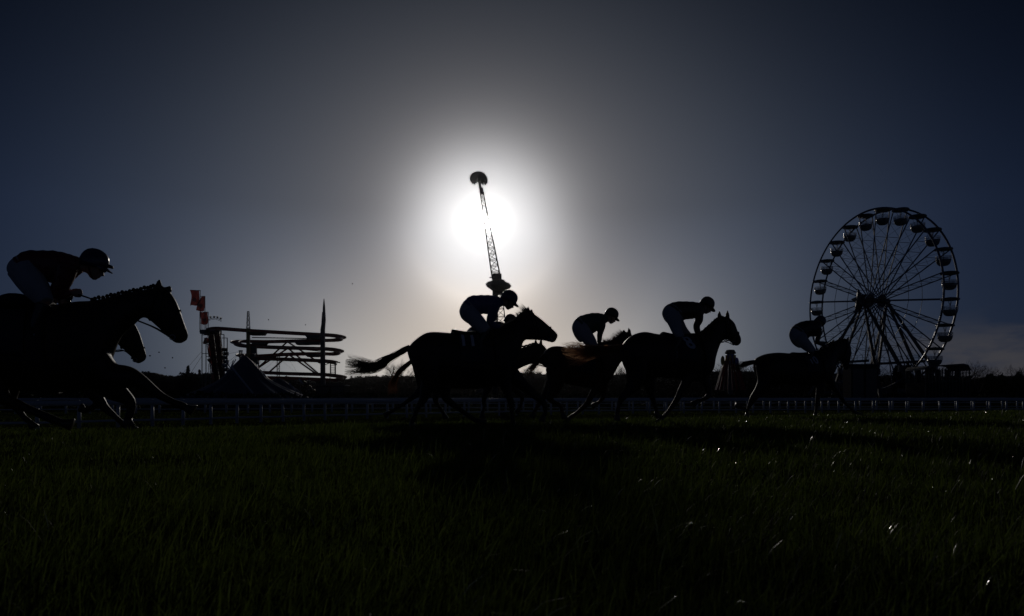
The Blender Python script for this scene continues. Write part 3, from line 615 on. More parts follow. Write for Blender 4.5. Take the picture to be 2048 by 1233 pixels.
  legs=[[(1530,732,.2),(1528,762,.14),(1516,782,.085),(1506,794,.06),(1499,808,.038),(1495,822,.04),(1494,828,.034),(1491,839)],
        [(1536,735,.19),(1532,768,.11),(1514,792,.06),(1500,812,.038),(1490,817,.038),(1484,816,.034),(1472,812)],
        [(1643,740,.15),(1640,772,.085),(1636,793,.055),(1634,804,.045),(1632,820,.035),(1631,827,.04),(1630,831,.034),(1628,841)],
        [(1650,742,.15),(1668,776,.075),(1682,795,.052),(1688,804,.045),(1701,817,.035),(1707,823,.04),(1711,826,.034),(1720,832)]],
  ears=[((1679,683),(1679,673.5),-.05),((1694,682),(1698,673),.05)], eye=(1693,696),
  tail=dict(path=[(1511,724,5),(1500,726,7),(1489,729,9),(1477,733,9),(1462,737,7)], n=160, w=.011, core=.7, curl=.05),
  plaits=[(1640,698),(1650,693),(1660,687),(1668,682)],
  bridle=dict(bands=[((1691,679),(1682,727),.104),((1701,704),(1687,733),.075),((1700,726),(1688,738),.064)], rein=[(1688,736,.06),(1676,722,.11),(1665,712,.13),(1655,694,.05)]),
  saddle=dict(cantle=1586, pommel=1632, lift=[(1586,.03),(1632,.03)], cloth=(1598,1622), num=(1611,722), size=.26, slant=-.35, girth=1634), number='10'),
]
for g in G: horse(**g)

RD = [
 dict(label='jockey in maroon jacket with goggles up on the helmet, crouched over the leftmost horse', d=8.0, x0=100, yaw=12, silk='silk_maroon', cap='helmet_navy', goggles=True, voxel=.010,
  torso=[((24,552),(60,585),.12),((18,540),(58,572),.16),((23,526),(66,560),.18),((38,513),(76,555),.185),((57,503),(86,556),.18),((84,502.5),(98,565),.18),((110,503),(118,565),.195),((132,507),(138,562),.2),((148,512),(152,552),.15),((160,516),(162,546),.09),((172,520),(172,548),.07)],
  thigh=[(44,538,.15),(62,563,.145),(79,586,.12),(91,606,.08)], calf=[(88,608,.072),(76,640,.062),(66,668,.045),(64,680,.045),(80,690,.035)],
  arm=[(136,530,.10),(127,560,.088),(114,586,.068),(128,588,.05),(140,585,.04)], helm=(188,527), rad=.144, pitch=24),
 dict(label='jockey crouched low on the half hidden horse at the left', d=10.4, x0=90, yaw=12, silk='silk_black', cap='helmet_black', voxel=.013, peak=False,
  torso=[((45,628),(60,645),.12),((42,612),(64,636),.16),((52,600),(76,628),.17),((68,595),(88,622),.17),((86,594),(98,618),.18),((98,594),(106,612),.17),((108,592),(111,606),.09),((114,592),(116,604),.07)],
  thigh=[(58,622,.12),(74,634,.10),(90,648,.075)], calf=[(90,648,.07),(80,670,.055),(72,690,.045),(84,698,.035)],
  arm=[(100,604,.07),(98,622,.055),(106,634,.045),(122,630,.036)], helm=(126,592), rad=.125, pitch=30),
 dict(label='jockey in dark blue jacket on the number eleven horse, leaning below the ride tower', d=12.5, x0=940, yaw=12, silk='silk_blue', cap='helmet_navy', voxel=.0115,
  torso=[((922,634),(938,648),.12),((919,623),(942,645),.16),((922,612),(950,638),.175),((930,601),(956,632),.18),((941,592.5),(962,629),.175),((958,591),(970,628),.18),((975,591),(984,630),.19),((988,592),(994,628),.19),((996,595),(1000,615),.12),((1003,598),(1005,613),.08),((1010,600),(1010,613),.07)],
  thigh=[(935,622,.13),(949,638,.135),(962,652,.12),(974,664,.09)], calf=[(972,664,.07),(962,682,.058),(954,700,.045),(953,706,.045),(964,712,.035)],
  arm=[(987,608,.09),(986,625,.08),(981,643,.066),(989,652,.05),(1000,654,.038)], helm=(1018,599), rad=.142, pitch=32),
 dict(label='jockey with only helmet showing behind the neck of the number eleven horse', d=16.2, x0=930, yaw=12, silk='silk_black', cap='helmet_black', voxel=.014,
  torso=[((935,676),(946,688),.12),((932,666),(948,684),.16),((940,656),(958,680),.17),((955,649),(968,674),.17),((972,644),(982,668),.18),((990,643),(996,664),.18),((1000,644),(1003,660),.12),((1008,646),(1010,658),.07)],
  thigh=[(944,670,.12),(956,682,.1),(968,694,.075)], calf=[(968,694,.07),(960,708,.055),(954,722,.045),(963,728,.035)],
  arm=[(994,654,.07),(990,670,.055),(988,685,.045),(1002,690,.036)], helm=(1021,642), rad=.135, pitch=30),
 dict(label='jockey with arms straight down on the chestnut horse, sky showing past the arm', d=15.2, x0=1165, yaw=12, silk='silk_green', cap='helmet_black', voxel=.0125,
  torso=[((1149,668),(1162,686),.12),((1145,656),(1166,680),.16),((1148,644),(1170,672),.175),((1157,634),(1178,670),.18),((1170,629.5),(1184,668),.18),((1184,626.5),(1191,664),.18),((1197,627),(1200,652),.19),((1206,629),(1208,648),.13),((1212,631),(1213,646),.075),((1218,633),(1218,645),.065)],
  thigh=[(1161,654,.14),(1171,670,.145),(1181,684,.125),(1190,698,.085)], calf=[(1188,698,.07),(1182,714,.058),(1179,726,.045),(1180,730,.045),(1188,735,.035)],
  arm=[(1204,641,.078),(1204,654,.066),(1200,668,.056),(1199,678,.048),(1198,686,.038)], helm=(1223,631), rad=.142, pitch=30, handfwd=(.4,-.6)),
 dict(label='jockey standing in the stirrups over the number eight horse second from the right', d=14.2, x0=1350, yaw=12, silk='silk_brown', cap='helmet_black', voxel=.012, off=17,
  torso=[((1329,636),(1350,656),.12),((1326,625),(1354,652),.165),((1330,614),(1362,645),.18),((1341,607),(1369,640),.18),((1355,603.5),(1376,639),.18),((1372,603.5),(1385,638),.185),((1386,604.5),(1394,636),.19),((1397,606.5),(1402,634),.15),((1402,607),(1407,628),.085),((1410,610),(1412,626),.065)],
  thigh=[(1343,630,.145),(1350,648,.125),(1354,662,.10),(1362,676,.08)], calf=[(1360,676,.07),(1353,692,.058),(1348,706,.045),(1347,710,.045),(1357,716,.035)],
  arm=[(1396,624,.075),(1397,640,.062),(1392,652,.05),(1394,664,.045),(1397,672,.036)], helm=(1414,610), rad=.142, pitch=34, handfwd=(.5,-.5)),
 dict(label='jockey in black jacket on the rightmost leading horse beside the ferris wheel', d=18.5, x0=1590, yaw=16, silk='silk_black', cap='helmet_navy', voxel=.015, peak=False,
  torso=[((1584,680),(1600,697),.12),((1581,668),(1604,694),.16),((1584,657),(1610,686),.175),((1592,649),(1614,678),.18),((1604,643.5),(1619,674),.18),((1616,641.5),(1626,673),.185),((1626,641),(1633,668),.18),((1633,643),(1638,660),.11),((1638,646),(1642,658),.07)],
  thigh=[(1595,672,.14),(1606,684,.145),(1616,694,.125),(1626,703,.085)], calf=[(1625,704,.068),(1618,717,.055),(1614,728,.045),(1614,732,.042),(1621,737,.035)],
  arm=[(1637,657,.078),(1637,671,.062),(1635,684,.052),(1644,689,.042),(1651,692,.036)], helm=(1640.5,643.5), rad=.138, pitch=48),
]
for r_ in RD: rider(**r_)

# ------------------------------------------------------------------ ferris wheel
def ferris():
    D = 136.0; X0 = (1751.7-CX)/F*D; hub = Vector((X0, D, CH+(HY-602)/F*D)); RR = 16.3
    wd = Vector((.275, -.961, 0)); ax = Vector((.961, .275, 0)); up = Vector((0, 0, 1)); base = Vector((X0, D, -.75))
    root = thing('ferris_wheel', base, 'tall dark ferris wheel with open bowl cabins at the right', 'ferris wheel')
    H = hub-base
    def P(r, a, o): return H+(wd*math.cos(a)+up*math.sin(a))*r+ax*o
    HW = 1.43; n = 24; ph = R(-6)
    for o in (-HW, HW):
        b = MB(); b.tube([P(RR, 2*math.pi*i/96, o) for i in range(96)], .17, 6, closed=True); part('rim', b.mesh(smooth=True), 'steel_blue', root)
        b = MB()
        for i in range(n):
            a = ph+2*math.pi*i/n; b.tube([P(.8, a, o*.92), P(RR-.1, a, o)], .105, 4)
        part('spokes', b.mesh(), 'steel_blue', root)
        b = MB(); b.tube([P(RR*.56, ph+2*math.pi*i/n, o) for i in range(n)], .045, 4, closed=True); part('tie_ring', b.mesh(), 'steel_dark', root)
    for i in range(n):
        b = MB(); a = ph+2*math.pi*i/n; rs = [.24, .40, .56, .70, .84]
        for k, q in enumerate(rs):
            b.bar(P(RR*q, a, -HW), P(RR*q, a, HW), .05)
            if k < 4: b.bar(P(RR*q, a, -HW), P(RR*rs[k+1], a, HW), .026); b.bar(P(RR*q, a, HW), P(RR*rs[k+1], a, -HW), .026)
            if k == 4: b.bar(P(RR*q, a, -HW), P(RR, a, HW), .026); b.bar(P(RR*q, a, HW), P(RR, a, -HW), .026)
        b.bar(P(RR, a, -HW), P(RR, a, HW), .09)
        part('cross_bracing', b.mesh(), 'steel_dark', root)
    b = MB(); b.tube([H+ax*(-3.3), H+ax*2.9], .42, 12); part('axle', b.mesh(smooth=True), 'steel_dark', root)
    for o in (-HW*.92, HW*.92):
        b = MB(); b.tube([H+ax*(o-.18), H+ax*(o+.18)], 1.05, 20); part('hub_plate', b.mesh(), 'steel_dark', root)
    # star ornament on the near end of the axle
    b = MB(); c = H+ax*(-3.6)
    pts = []
    for i in range(10):
        a = R(97)+2*math.pi*i/10; r = 2.0 if i % 2 == 0 else .9; pts.append(c+(wd*math.cos(a)+up*math.sin(a))*r)
    vs = [p-ax*.15 for p in pts]+[p+ax*.15 for p in pts]+[c-ax*.5, c+ax*.3]; fs = [(i, (i+1) % 10, 20) for i in range(10)]+[(10+i, 10+(i+1) % 10, 21) for i in range(10)]+[(i, (i+1) % 10, 10+(i+1) % 10, 10+i) for i in range(10)]
    b.add(vs, fs); part('star_ornament', b.mesh(), 'steel_dark', root)
    # legs
    E0, E1 = H+ax*-2.7, H+ax*2.5
    for E_, sp, out, tw in ((E0, -11, -4, .34), (E0, -8, -.8, .3), (E0, 11, -6, .34), (E0, 13, 0, .36), (E1, -9, 5, .32), (E1, -11, 4, .3), (E1, 8, 2, .32), (E1, 11, 4.5, .36)):
        foot = E_+wd*sp+ax*out; foot.z = 0; b = MB(); m1 = E_.lerp(foot, .48)
        b.tube([E_, m1, foot], [tw*.62, tw*.95, tw], 4); k = E_.lerp(foot, .68); b.tube([k-Vector((0, 0, .55)), k+Vector((0, 0, .55))], tw*1.6, 6)
        part('support_leg', b.mesh(), 'steel_dark', root)
    for s0, s1, o, z in ((-9.5, 1.5, -3.0, 7.6), (-1, 9.5, 1.5, 7.2), (-8, 8, 3.5, 2.0), (-8, 8, -4.5, 2.0)):
        a = H+wd*s0+ax*o; c = H+wd*s1+ax*o; a.z = c.z = z; b = MB(); b.tube([a, c], .3, 4)
        for i in range(9):
            q = a.lerp(c, i/8); b.bar(q, q+up*1.1, .04)
        b.bar(a+up*1.1, c+up*1.1, .035); b.bar(a+up*.6, c+up*.6, .03); part('cross_beam', b.mesh(), 'steel_dark', root)
    # boarding deck
    b = MB(); rot = Matrix.Rotation(math.atan2(ax.y, ax.x), 3, 'Z'); b.box((0, 0, .55), (9, 17, .3), rot)
    for i in range(13):
        for s_ in (-4.3, 4.3):
            q = rot@Vector((s_, -8.2+i*1.37, 0)); b.bar(q, q+up*1.8, .04)
    for s_ in (-4.3, 4.3): b.bar(rot@Vector((s_, -8.4, 1.8)), rot@Vector((s_, 8.4, 1.8)), .05)
    part('boarding_deck', b.mesh(), 'steel_dark', root)
    # cabins: build one, copy the rest
    bowl = MB(); bowl.revolve([(.30, -2.75), (.62, -2.70), (.92, -2.45), (1.08, -2.05), (1.12, -1.75), (1.08, -1.75), (1.0, -2.05), (.8, -2.4), (.3, -2.6)], n=20)
    rail_ = MB()
    for z, r in ((-1.6, 1.12), (-1.42, 1.12), (-1.22, 1.13)): rail_.tube([Vector((r*math.cos(2*math.pi*j/20), r*math.sin(2*math.pi*j/20), z)) for j in range(20)], .04, 5, closed=True)
    for j in range(20): a = 2*math.pi*j/20; rail_.bar((1.11*math.cos(a), 1.11*math.sin(a), -1.8), (1.13*math.cos(a), 1.13*math.sin(a), -1.22), .018)
    can = MB(); can.revolve([(1.36, -.2), (1.42, -.05), (1.3, .12), (.5, .26), (.05, .3), (.05, .1), (1.2, -.1)], n=20)
    han = MB(); han.bar((0, 0, .1), (0, 0, -2.6), .05, 6)
    for s_ in (-1, 1):
        han.bar((0, s_*.75, 0), (0, 0, -1.1), .035); 
    bm_, rm_, cm_, hm_ = bowl.mesh(smooth=True), rail_.mesh(), can.mesh(smooth=True), han.mesh()
    first = None
    for i in range(n):
        a = ph+2*math.pi*i/n; loc = P(RR-.1, a, 0)
        if first is None:
            g = part('cabin', bm_, 'cabin', root); g.location = loc; g['label'] = 'open round cabin bowl hanging between the rims'
            kids = [part('guard_rail', rm_, 'steel_white', g), part('canopy', cm_, 'steel_dark', g), part('hanger', hm_, 'steel_dark', g)]; first = g
        else:
            g = first.copy(); COL.objects.link(g); g.location = loc; g.rotation_euler = (R(random.uniform(-2, 2)), R(random.uniform(-2, 2)), 0)
            for k in kids: c = k.copy(); COL.objects.link(c); c.parent = g
ferris()

# ------------------------------------------------------------------ lattice helper
def lattice(b, A, B, w0, w1, nb, rc=.05, rb=.03, side=None):
    A, B = Vector(A), Vector(B); t = (B-A).normalized(); s = side or Vector((0, 1, 0)).cross(t)
    s = s.normalized(); u = t.cross(s).normalized(); cs = [(-1, -1), (1, -1), (1, 1), (-1, 1)]
    ring = lambda f: [A.lerp(B, f)+(s*x+u*y)*(w0+(w1-w0)*f)/2 for x, y in cs]
    for k in range(4): b.bar(ring(0)[k], ring(1)[k], rc, 5)
    for i in range(nb):
        r0, r1 = ring(i/nb), ring((i+1)/nb)
        for k in range(4):
            m = (k+1) % 4; b.bar(r1[k], r1[m], rb)
            if (i+k) % 2: b.bar(r0[k], r1[m], rb)
            else: b.bar(r0[m], r1[k], rb)

def swing_tower():
    D = 90.0; root = thing('swing_arm_ride', Vector(((1000-CX)/F*D, D, -.75)), 'thrill ride with a long leaning lattice arm rising through the sun', 'fairground ride')
    L0 = root.location; p = lambda x, y: P3(x, y, D)-L0
    b = MB(); lattice(b, p(1004, 665), p(993, 556), 1.0, 1.0, 7, .07, .04); lattice(b, p(992.5, 556), p(962, 377), 1.0, .34, 15, .085, .045)
    part('lattice_arm', b.mesh(), 'steel_dark', root)
    b = MB(); b.tube([p(990.5, 800), p(990.5, 582)], .36, 10); b.tube([p(995, 590), p(994, 548)], .5, 10); part('mast', b.mesh(smooth=True), 'steel_dark', root)
    for a_, c_ in (((990, 760), (930, 806)), ((990, 760), (1050, 806)),):
        b = MB(); b.tube([p(*a_), p(*c_)], .2, 6); part('outrigger', b.mesh(), 'steel_dark', root)
    def gondola(c, r, tilt, prof, nm, seats=True):
        rot = Matrix.Rotation(R(tilt), 3, 'Y'); b = MB(); b.revolve([(q*r, z*r) for q, z in prof], c, 28, rot); o = part(nm, b.mesh(smooth=True), 'steel_dark', root)
        s = MB()
        for i in range(12 if seats else 0):
            a = 2*math.pi*i/12; q = c+rot@Vector((r*.78*math.cos(a), r*.78*math.sin(a), -r*.42)); s.ell(q, (.2, .2, .2), rot, 8, 6)
        if seats: part('seats', s.mesh(smooth=True), 'steel_dark', o)
    mush = [(.02, .62), (.38, .6), (.68, .42), (.9, .12), (1.0, -.2), (.98, -.46), (.82, -.62), (.58, -.62), (.42, -.48), (.34, -.15), (.02, -.1)]
    out = [(939, 358), (940, 352), (944, 347.5), (950, 344.5), (957, 343.7), (964, 344.5), (969.5, 348), (974, 354), (976, 361), (975.5, 366), (972, 368.5), (966, 368.8), (962.5, 367), (960.5, 362.5), (957, 361), (953.8, 362), (952.5, 366), (949.5, 367.5), (944, 366.5), (940, 363)]
    b = MB(); cc = p(957.5, 356); rings = []
    for i in range(13):
        f = -1+i/6; k_ = math.sqrt(max(.02, 1-f*f)); rings.append([cc+(p(*q)-cc)*k_+Vector((0, f*.95, 0)) for q in out])
    b.loft(rings); gd = part('gondola', b.mesh(smooth=True), 'steel_dark', root)
    for i, (x, y) in enumerate(((945, 366), (949, 367), (966, 368), (971, 368))):
        b = MB(); b.ell(p(x, y), (.13, .5, .16), n=8, m=6); part('seat', b.mesh(smooth=True), 'steel_dark', gd)
    disc = [(.02, .42), (.4, .40), (.55, .26), (.86, .14), (1.0, -.02), (.9, -.2), (.55, -.42), (.4, -.52), (.02, -.52)]
    gondola(p(997, 570), 1.56, 4, disc, 'lower_gondola', False)
    b = MB(); b.tube([p(957, 356), p(961.5, 380)], .19, 8); b.tube([p(961, 377), p(966, 388)], .25, 6); part('arm_head', b.mesh(), 'steel_dark', root)
    b = MB(); b.tube([p(979, 555.5), p(1000, 557)], .07, 6); b.box(p(994, 553), (1.1, .8, .5)); part('drive_box', b.mesh(), 'steel_dark', root)
swing_tower()

# ------------------------------------------------------------------ spiral coaster
def coaster():
    D = 110.0; root = thing('roller_coaster', Vector(((560-CX)/F*D, D, -.75)), 'spiral roller coaster of stacked red track loops between two tall posts', 'roller coaster')
    L0 = root.location; p = lambda x, y, dd=0: P3(x, y, D+dd)-L0
    FR, BK = -5, 5
    path = [(421, 660, -3), (430, 657.5, FR), (445, 657.5, FR), (500, 661.5, FR), (570, 665.5, FR), (640, 669.5, FR), (664, 671, -3.5), (680, 674, -1.5), (684, 677, 1), (676, 680, 3.5), (655, 681, BK),
            (600, 682, BK), (540, 683.5, BK), (500, 683, BK), (482, 682.5, 4), (471, 684, 1.5), (470, 687, -1), (482, 691, -4), (510, 693, FR), (570, 695.5, FR), (640, 697.5, FR), (662, 699, -3.5), (677, 702, -1), (679, 705, 1.5), (668, 708, 4),
            (640, 707.5, BK), (580, 708.5, BK), (520, 712, BK), (498, 710.5, BK), (485, 710, 3), (480, 712, 0), (490, 716, -3), (520, 717, FR), (580, 719, FR), (640, 721.5, FR), (662, 724, -4), (672, 727, -2)]
    def track(pts, nm):
        Q = [Vector(q) for q in catmull([tuple(p(*q)) for q in pts], 6)]; b = MB(); N = len(Q); a_, c_ = [], []
        for i, q in enumerate(Q):
            t = (Q[min(i+1, N-1)]-Q[max(i-1, 0)]); t.z = 0; t.normalize(); s = Vector((-t.y, t.x, 0)); a_.append(q+s*.55+Vector((0, 0, .1))); c_.append(q-s*.55+Vector((0, 0, .1)))
        b.tube(a_, .10, 5); b.tube(c_, .10, 5); b.tube([q-Vector((0, 0, .14)) for q in Q], .20, 4)
        for i in range(0, N, 2): b.bar(a_[i], c_[i], .06)
        part(nm, b.mesh(), 'steel_red', root)
    track(path, 'track')
    track([(505, 744, FR), (570, 747, FR), (640, 749, FR), (664, 751, -3.5), (682, 754, -1), (685, 757, 1.5), (675, 760, 4), (650, 759, BK), (600, 757, BK), (530, 755, BK)], 'station_track')
    # catwalk boxes slung under the straights
    for x, y, dd in ((514, 664.5, FR), (628, 670.5, FR), (520, 685, BK), (627, 684, BK), (606, 684.5, BK), (528, 712.5, BK), (627, 708.5, BK), (516, 664.5, FR)):
        c = p(x, y, dd)-Vector((0, 0, .25)); w = .75; b = MB(); b.loft([[c+Vector((sx*(1.15 if k else .8), sy*w, .22 if k else -.22)) for sx, sy in ((-1, -1), (1, -1), (1, 1), (-1, 1))] for k in (0, 1)]); part('brake_housing', b.mesh(), 'steel_dark', root)
    for x0, y0, x1, y1, dd, r in ((504, 675.5, 640, 678, 2, .1), (500, 689, 575, 684, 0, .1), (575, 684, 642, 678.5, 0, .1), (510, 693, 640, 696, 3, .09), (505, 716, 578, 710, 0, .09), (590, 720, 640, 725, 2, .08), (580, 697, 640, 703, 2, .08)):
        b = MB(); b.bar(p(x0, y0, dd), p(x1, y1, dd), r); part('stringer', b.mesh(), 'steel_dark', root)
    for (x0, y0), (x1, y1), dd in (((575, 684), (515, 737), 4), ((575, 684), (640, 727), 4), ((576, 697), (517, 736), 0), ((576, 697), (637, 748), 0), ((578, 710), (536, 747), -4), ((578, 710), (632, 748), -4)):
        b = MB(); b.bar(p(x0, y0, dd), p(x1, y1, dd), .13, 5); part('diagonal_brace', b.mesh(), 'steel_red', root)
    b = MB(); b.tube([p(496.5, 812, -5.5), p(496.5, 657, -5.5)], .30, 4); part('support_column', b.mesh(), 'steel_yellow', root)
    b = MB(); b.tube([p(504, 812, 5.5), p(503, 690, 5.5)], .28, 4); part('support_column', b.mesh(), 'steel_red', root)
    b = MB(); lattice(b, p(496.5, 660, -5.5), p(496.5, 623, -5.5), .42, .2, 8, .03, .022); part('lattice_mast', b.mesh(), 'steel_dark', root)
    b = MB(); b.tube([p(646, 812, -5.8), p(645.5, 660, -5.8), p(648, 640, -5.8), p(648, 612, -5.8), p(648, 598, -5.8)], [.38, .34, .27, .16, .05], 6); b.tube([p(642, 740, -6.3), p(642, 670, -6.3), p(645, 625, -6.3)], .07, 5); part('support_column', b.mesh(), 'steel_dark', root)
    b = MB(); b.tube([p(644, 812, 5.8), p(644, 672, 5.8)], .3, 4); part('support_column', b.mesh(), 'steel_yellow', root)
    b = MB(); b.bar(p(661, 724, -3), p(661, 752, -3), .1); b.bar(p(670.5, 724, -3), p(670.5, 752, -3), .12)
    for i in range(7): b.bar(p(661, 728+i*3.6, -3), p(670.5, 728+i*3.6, -3), .05)
    b.bar(p(650, 730, -3), p(661, 726, -3), .07); part('access_ladder', b.mesh(), 'steel_dark', root)
    # brackets beside the left column
    for x, y in ((511, 700), (508, 716), (514, 722), (507, 728)):
        b = MB(); b.box(p(x-3, y, -5), (.7, .5, 1.0)); b.bar(p(x-2, y-8, -5), p(x+3, y+6, -5), .05); part('bracket', b.mesh(), 'steel_dark', root)
    # lift hill: two stacked inclined beams with steps between
    for a_, c_, dd, r in (((422, 664), (440, 800), -2, .52), ((434, 664), (451, 800), -3, .5)):
        b = MB(); rot = None; A, B = p(*a_, dd), p(*c_, dd+8 if a_[0] == 421 else dd+6); b.tube([A, B], r, 4); part('lift_beam', b.mesh(), 'steel_dark', root)
    b = MB()
    for i in range(15): y = 672+i*5; f = (y-664)/136; b.bar(p(421+18*f+2, y, 0), p(434+17*f, y, 0), .08)
    part('lift_steps', b.mesh(), 'steel_dark', root)
    b = MB(); b.box(p(417, 665, -1), (1.7, 2.0, .6)); b.box(p(428, 663, -1), (1.5, 2.0, .8)); b.tube([p(418, 662, -1), p(404, 663, -1)], .14, 4); part('lift_platform', b.mesh(), 'steel_dark', root)
    b = MB(); c = p(434.5, 665.5, -2); pts = [c+Vector((.32*math.cos(t), 0, .32*math.sin(t))) for t in [R(200-220*i/9) for i in range(10)]]; b.tube(pts, .05, 4)
    for q in pts[::2]: b.bar(c, q, .03)
    part('chain_wheel', b.mesh(), 'steel_dark', root)
    b = MB()
    for x, y0 in ((404, 668), (412, 676), (448, 669.5), (454.5, 676.5)): b.bar(p(x, y0, -1), p(x, 806, -1), .07)
    b.bar(p(404, 670.5), p(418, 670.5), .06); b.bar(p(440, 669.5, -1), p(448, 669.5, -1), .07); b.bar(p(444, 676.5, -1), p(455, 676.5, -1), .07); b.bar(p(404, 707.5, -1), p(418, 707.5, -1), .06); b.bar(p(412, 713.5, -1), p(455, 713.5, -1), .05)
    for i in range(9): b.bar(p(417, 728+i*3), p(421, 728+i*3), .03)
    b.bar(p(417, 728), p(417, 760), .03); b.bar(p(421, 728), p(421, 760), .03)
    part('lift_frame', b.mesh(), 'steel_dark', root)
    for i in range(6):
        y = 700+i*8; b = MB(); b.box(p(450+(i % 2)*2, y, -1), (.6, .6, .5)); b.bar(p(448, y-6, -1), p(455, y+8, -1), .05); part('bracket', b.mesh(), 'steel_dark', root)
    # lattice trusses beside both inclined beams, red cladding at the foot
    for (x0, y0), (x1, y1), dd in (((424, 668), (437, 790), -3.2), ((436, 668), (450, 790), -4), ((417, 674), (430, 770), 1)):
        b = MB(); lattice(b, p(x0, y0, dd), p(x1, y1, dd+7), .5, .5, 16, .045, .035); part('lift_truss', b.mesh(), 'steel_red', root)
    b = MB(); b.loft([[p(416, 678, 2), p(420, 678, 2), p(420, 678, 2.2), p(416, 678, 2.2)], [p(424, 745, 2), p(434, 745, 2), p(434, 745, 2.2), p(424, 745, 2.2)]]); part('red_cladding', b.mesh(), 'steel_red', root)
    for x, y0 in ((510.5, 690), (515, 712)):
        b = MB(); lattice(b, p(x, 800, 3), p(x, y0, 3), .35, .35, 14, .05, .035); part('lattice_column', b.mesh(), 'steel_red', root)
    for (x0, y0), (x1, y1) in (((404, 703), (352, 762)), ((404, 712), (372, 762)), ((436, 712), (481, 703)), ((450, 738), (481, 706)), ((508, 688), (522, 728)), ((580, 722), (598, 752))):
        b = MB(); b.bar(p(x0, y0, 1), p(x1, y1, 1), .02); part('stay_wire', b.mesh(), 'steel_dark', root)
    b = MB()
    for x in (410, 420, 452, 600, 618, 660, 676): b.bar(p(x, 755, 2), p(x, 806, 2), .09)
    for x0, x1, y in ((404, 460, 748), (404, 456, 762), (590, 688, 768), (500, 690, 778)): b.bar(p(x0, y, 2), p(x1, y, 2), .1)
    part('base_frame', b.mesh(), 'steel_dark', root)
    # banner poles and banners
    b = MB()
    for x, y0, y1 in ((400.3, 580.5, 664), (410, 593, 664), (416.5, 624.5, 662), (399.8, 625, 664)): b.bar(p(x, y0), p(x, y1), .055)
    b.bar(p(380, 580.5), p(401, 581.5), .045); b.bar(p(400, 593), p(410.3, 593), .045); b.bar(p(399.5, 624.5), p(417, 624.5), .045); b.bar(p(399, 664), p(408, 665), .09)
    for x in (403, 406, 412, 414): b.bar(p(x, 648), p(x, 662), .03)
    part('banner_poles', b.mesh(), 'steel_dark', root)
    for i, cs in enumerate(([(380, 580.8), (399.5, 581.2), (398, 611), (381.5, 612)], [(400.8, 593.2), (410, 593.2), (407.5, 623), (392, 622)], [(401, 625), (415.5, 625), (414.5, 650), (402, 649)], [(408, 675), (417, 678), (416.5, 688), (407.5, 688)], [(417, 690), (424, 690), (426, 716), (418, 714)], [(416.5, 718), (424, 718), (424, 728), (416.5, 728)])):
        P4 = [p(x, y, .15*i) for x, y in cs]; vs = []; nn = 8
        for a in range(nn+1):
            for c in range(nn+1):
                u, v = a/nn, c/nn; q = P4[0].lerp(P4[1], u).lerp(P4[3].lerp(P4[2], u), v); q = q+Vector((0, .22*math.sin(u*5+v*3+i), 0))+Vector((.10*math.sin(v*5+i*2)*(1-u if i < 2 else 1), 0, .05*math.sin(u*7+i))); vs.append(q)
        fs = [(a*(nn+1)+c, a*(nn+1)+c+1, (a+1)*(nn+1)+c+1, (a+1)*(nn+1)+c) for a in range(nn) for c in range(nn)]
        b = MB(); b.add(vs, fs); bn = part('banner', b.mesh(smooth=True), 'banner', root)
        if i < 3:
            q = MB(); vv = []
            for a in range(5):
                for c in range(3): vv.append(vs[(2+a)*(nn+1)+4+c]+Vector((0, -.03, 0)))
            q.add(vv, [(a*3+c, a*3+c+1, (a+1)*3+c+1, (a+1)*3+c) for a in range(4) for c in range(2)]); part('pale_print', q.mesh(), 'banner_pale', bn)
    # arch of stars
    b = MB(); arc = [(417, 640), (422, 637.5), (429, 636.8), (436, 638), (443, 641.5)]; b.tube([Vector(q) for q in catmull([tuple(p(*q)) for q in arc], 4)], .05, 4); b.tube([Vector(q)-Vector((0, 0, .18)) for q in catmull([tuple(p(*q)) for q in arc], 4)], .035, 4); part('sign_arch', b.mesh(), 'steel_dark', root)
    for x, y in ((421, 634.6), (428.3, 634.3), (435, 635), (441.5, 637.2)):
        c = p(x, y); pts = [c+Vector((r*math.cos(a), 0, r*math.sin(a))) for a, r in [(R(90+36*i), .23 if i % 2 == 0 else .1) for i in range(10)]]
        b = MB(); b.add([q+Vector((0, -.06, 0)) for q in pts]+[q+Vector((0, .06, 0)) for q in pts], [tuple(range(10)), tuple(range(19, 9, -1))]+[(i, (i+1) % 10, 10+(i+1) % 10, 10+i) for i in range(10)]); part('star', b.mesh(), 'steel_dark', root)
coaster()

# ------------------------------------------------------------------ tents, stalls, masts, small ride
def tent(cx, d, prof, label, poles=(), seg=40, grp=None):
    loc = Vector(((cx-CX)/F*d, d, -.75)); root = thing('marquee', loc, label, 'tent', grp)
    b = MB(); k = d/F; P = [(r*k, CH+(HY-y)*k+.75) for r, y in prof]; rings = []
    Q = catmull([(r, z) for r, z in P], 4)
    for i, (r, z) in enumerate(Q):
        rings.append([Vector((r*(1-.04*math.cos(12*t)*(i/len(Q)))*math.cos(t), r*(1-.04*math.cos(12*t)*(i/len(Q)))*math.sin(t)*.8, z-.10*math.cos(12*t)*(i/len(Q)))) for t in [2*math.pi*j/(seg*2) for j in range(seg*2)]])
    b.loft(rings, False); part('canopy', b.mesh(smooth=True), 'tent', root)
    R_, Z_ = Q[-1]; b = MB(); b.loft([[Vector((R_*.97*math.cos(t), R_*.8*.97*math.sin(t), z)) for t in [2*math.pi*j/seg for j in range(seg)]] for z in (0, Z_)], False); part('side_wall', b.mesh(), 'tent', root)
    for (x0, y0), (x1, y1), dd, r in poles:
        o = MB(); o.bar(P3(x0, y0, d+dd)-loc, P3(x1, y1, d+dd)-loc, r, 6); part('pole', o.mesh(smooth=True), 'steel_white', root)
    return root
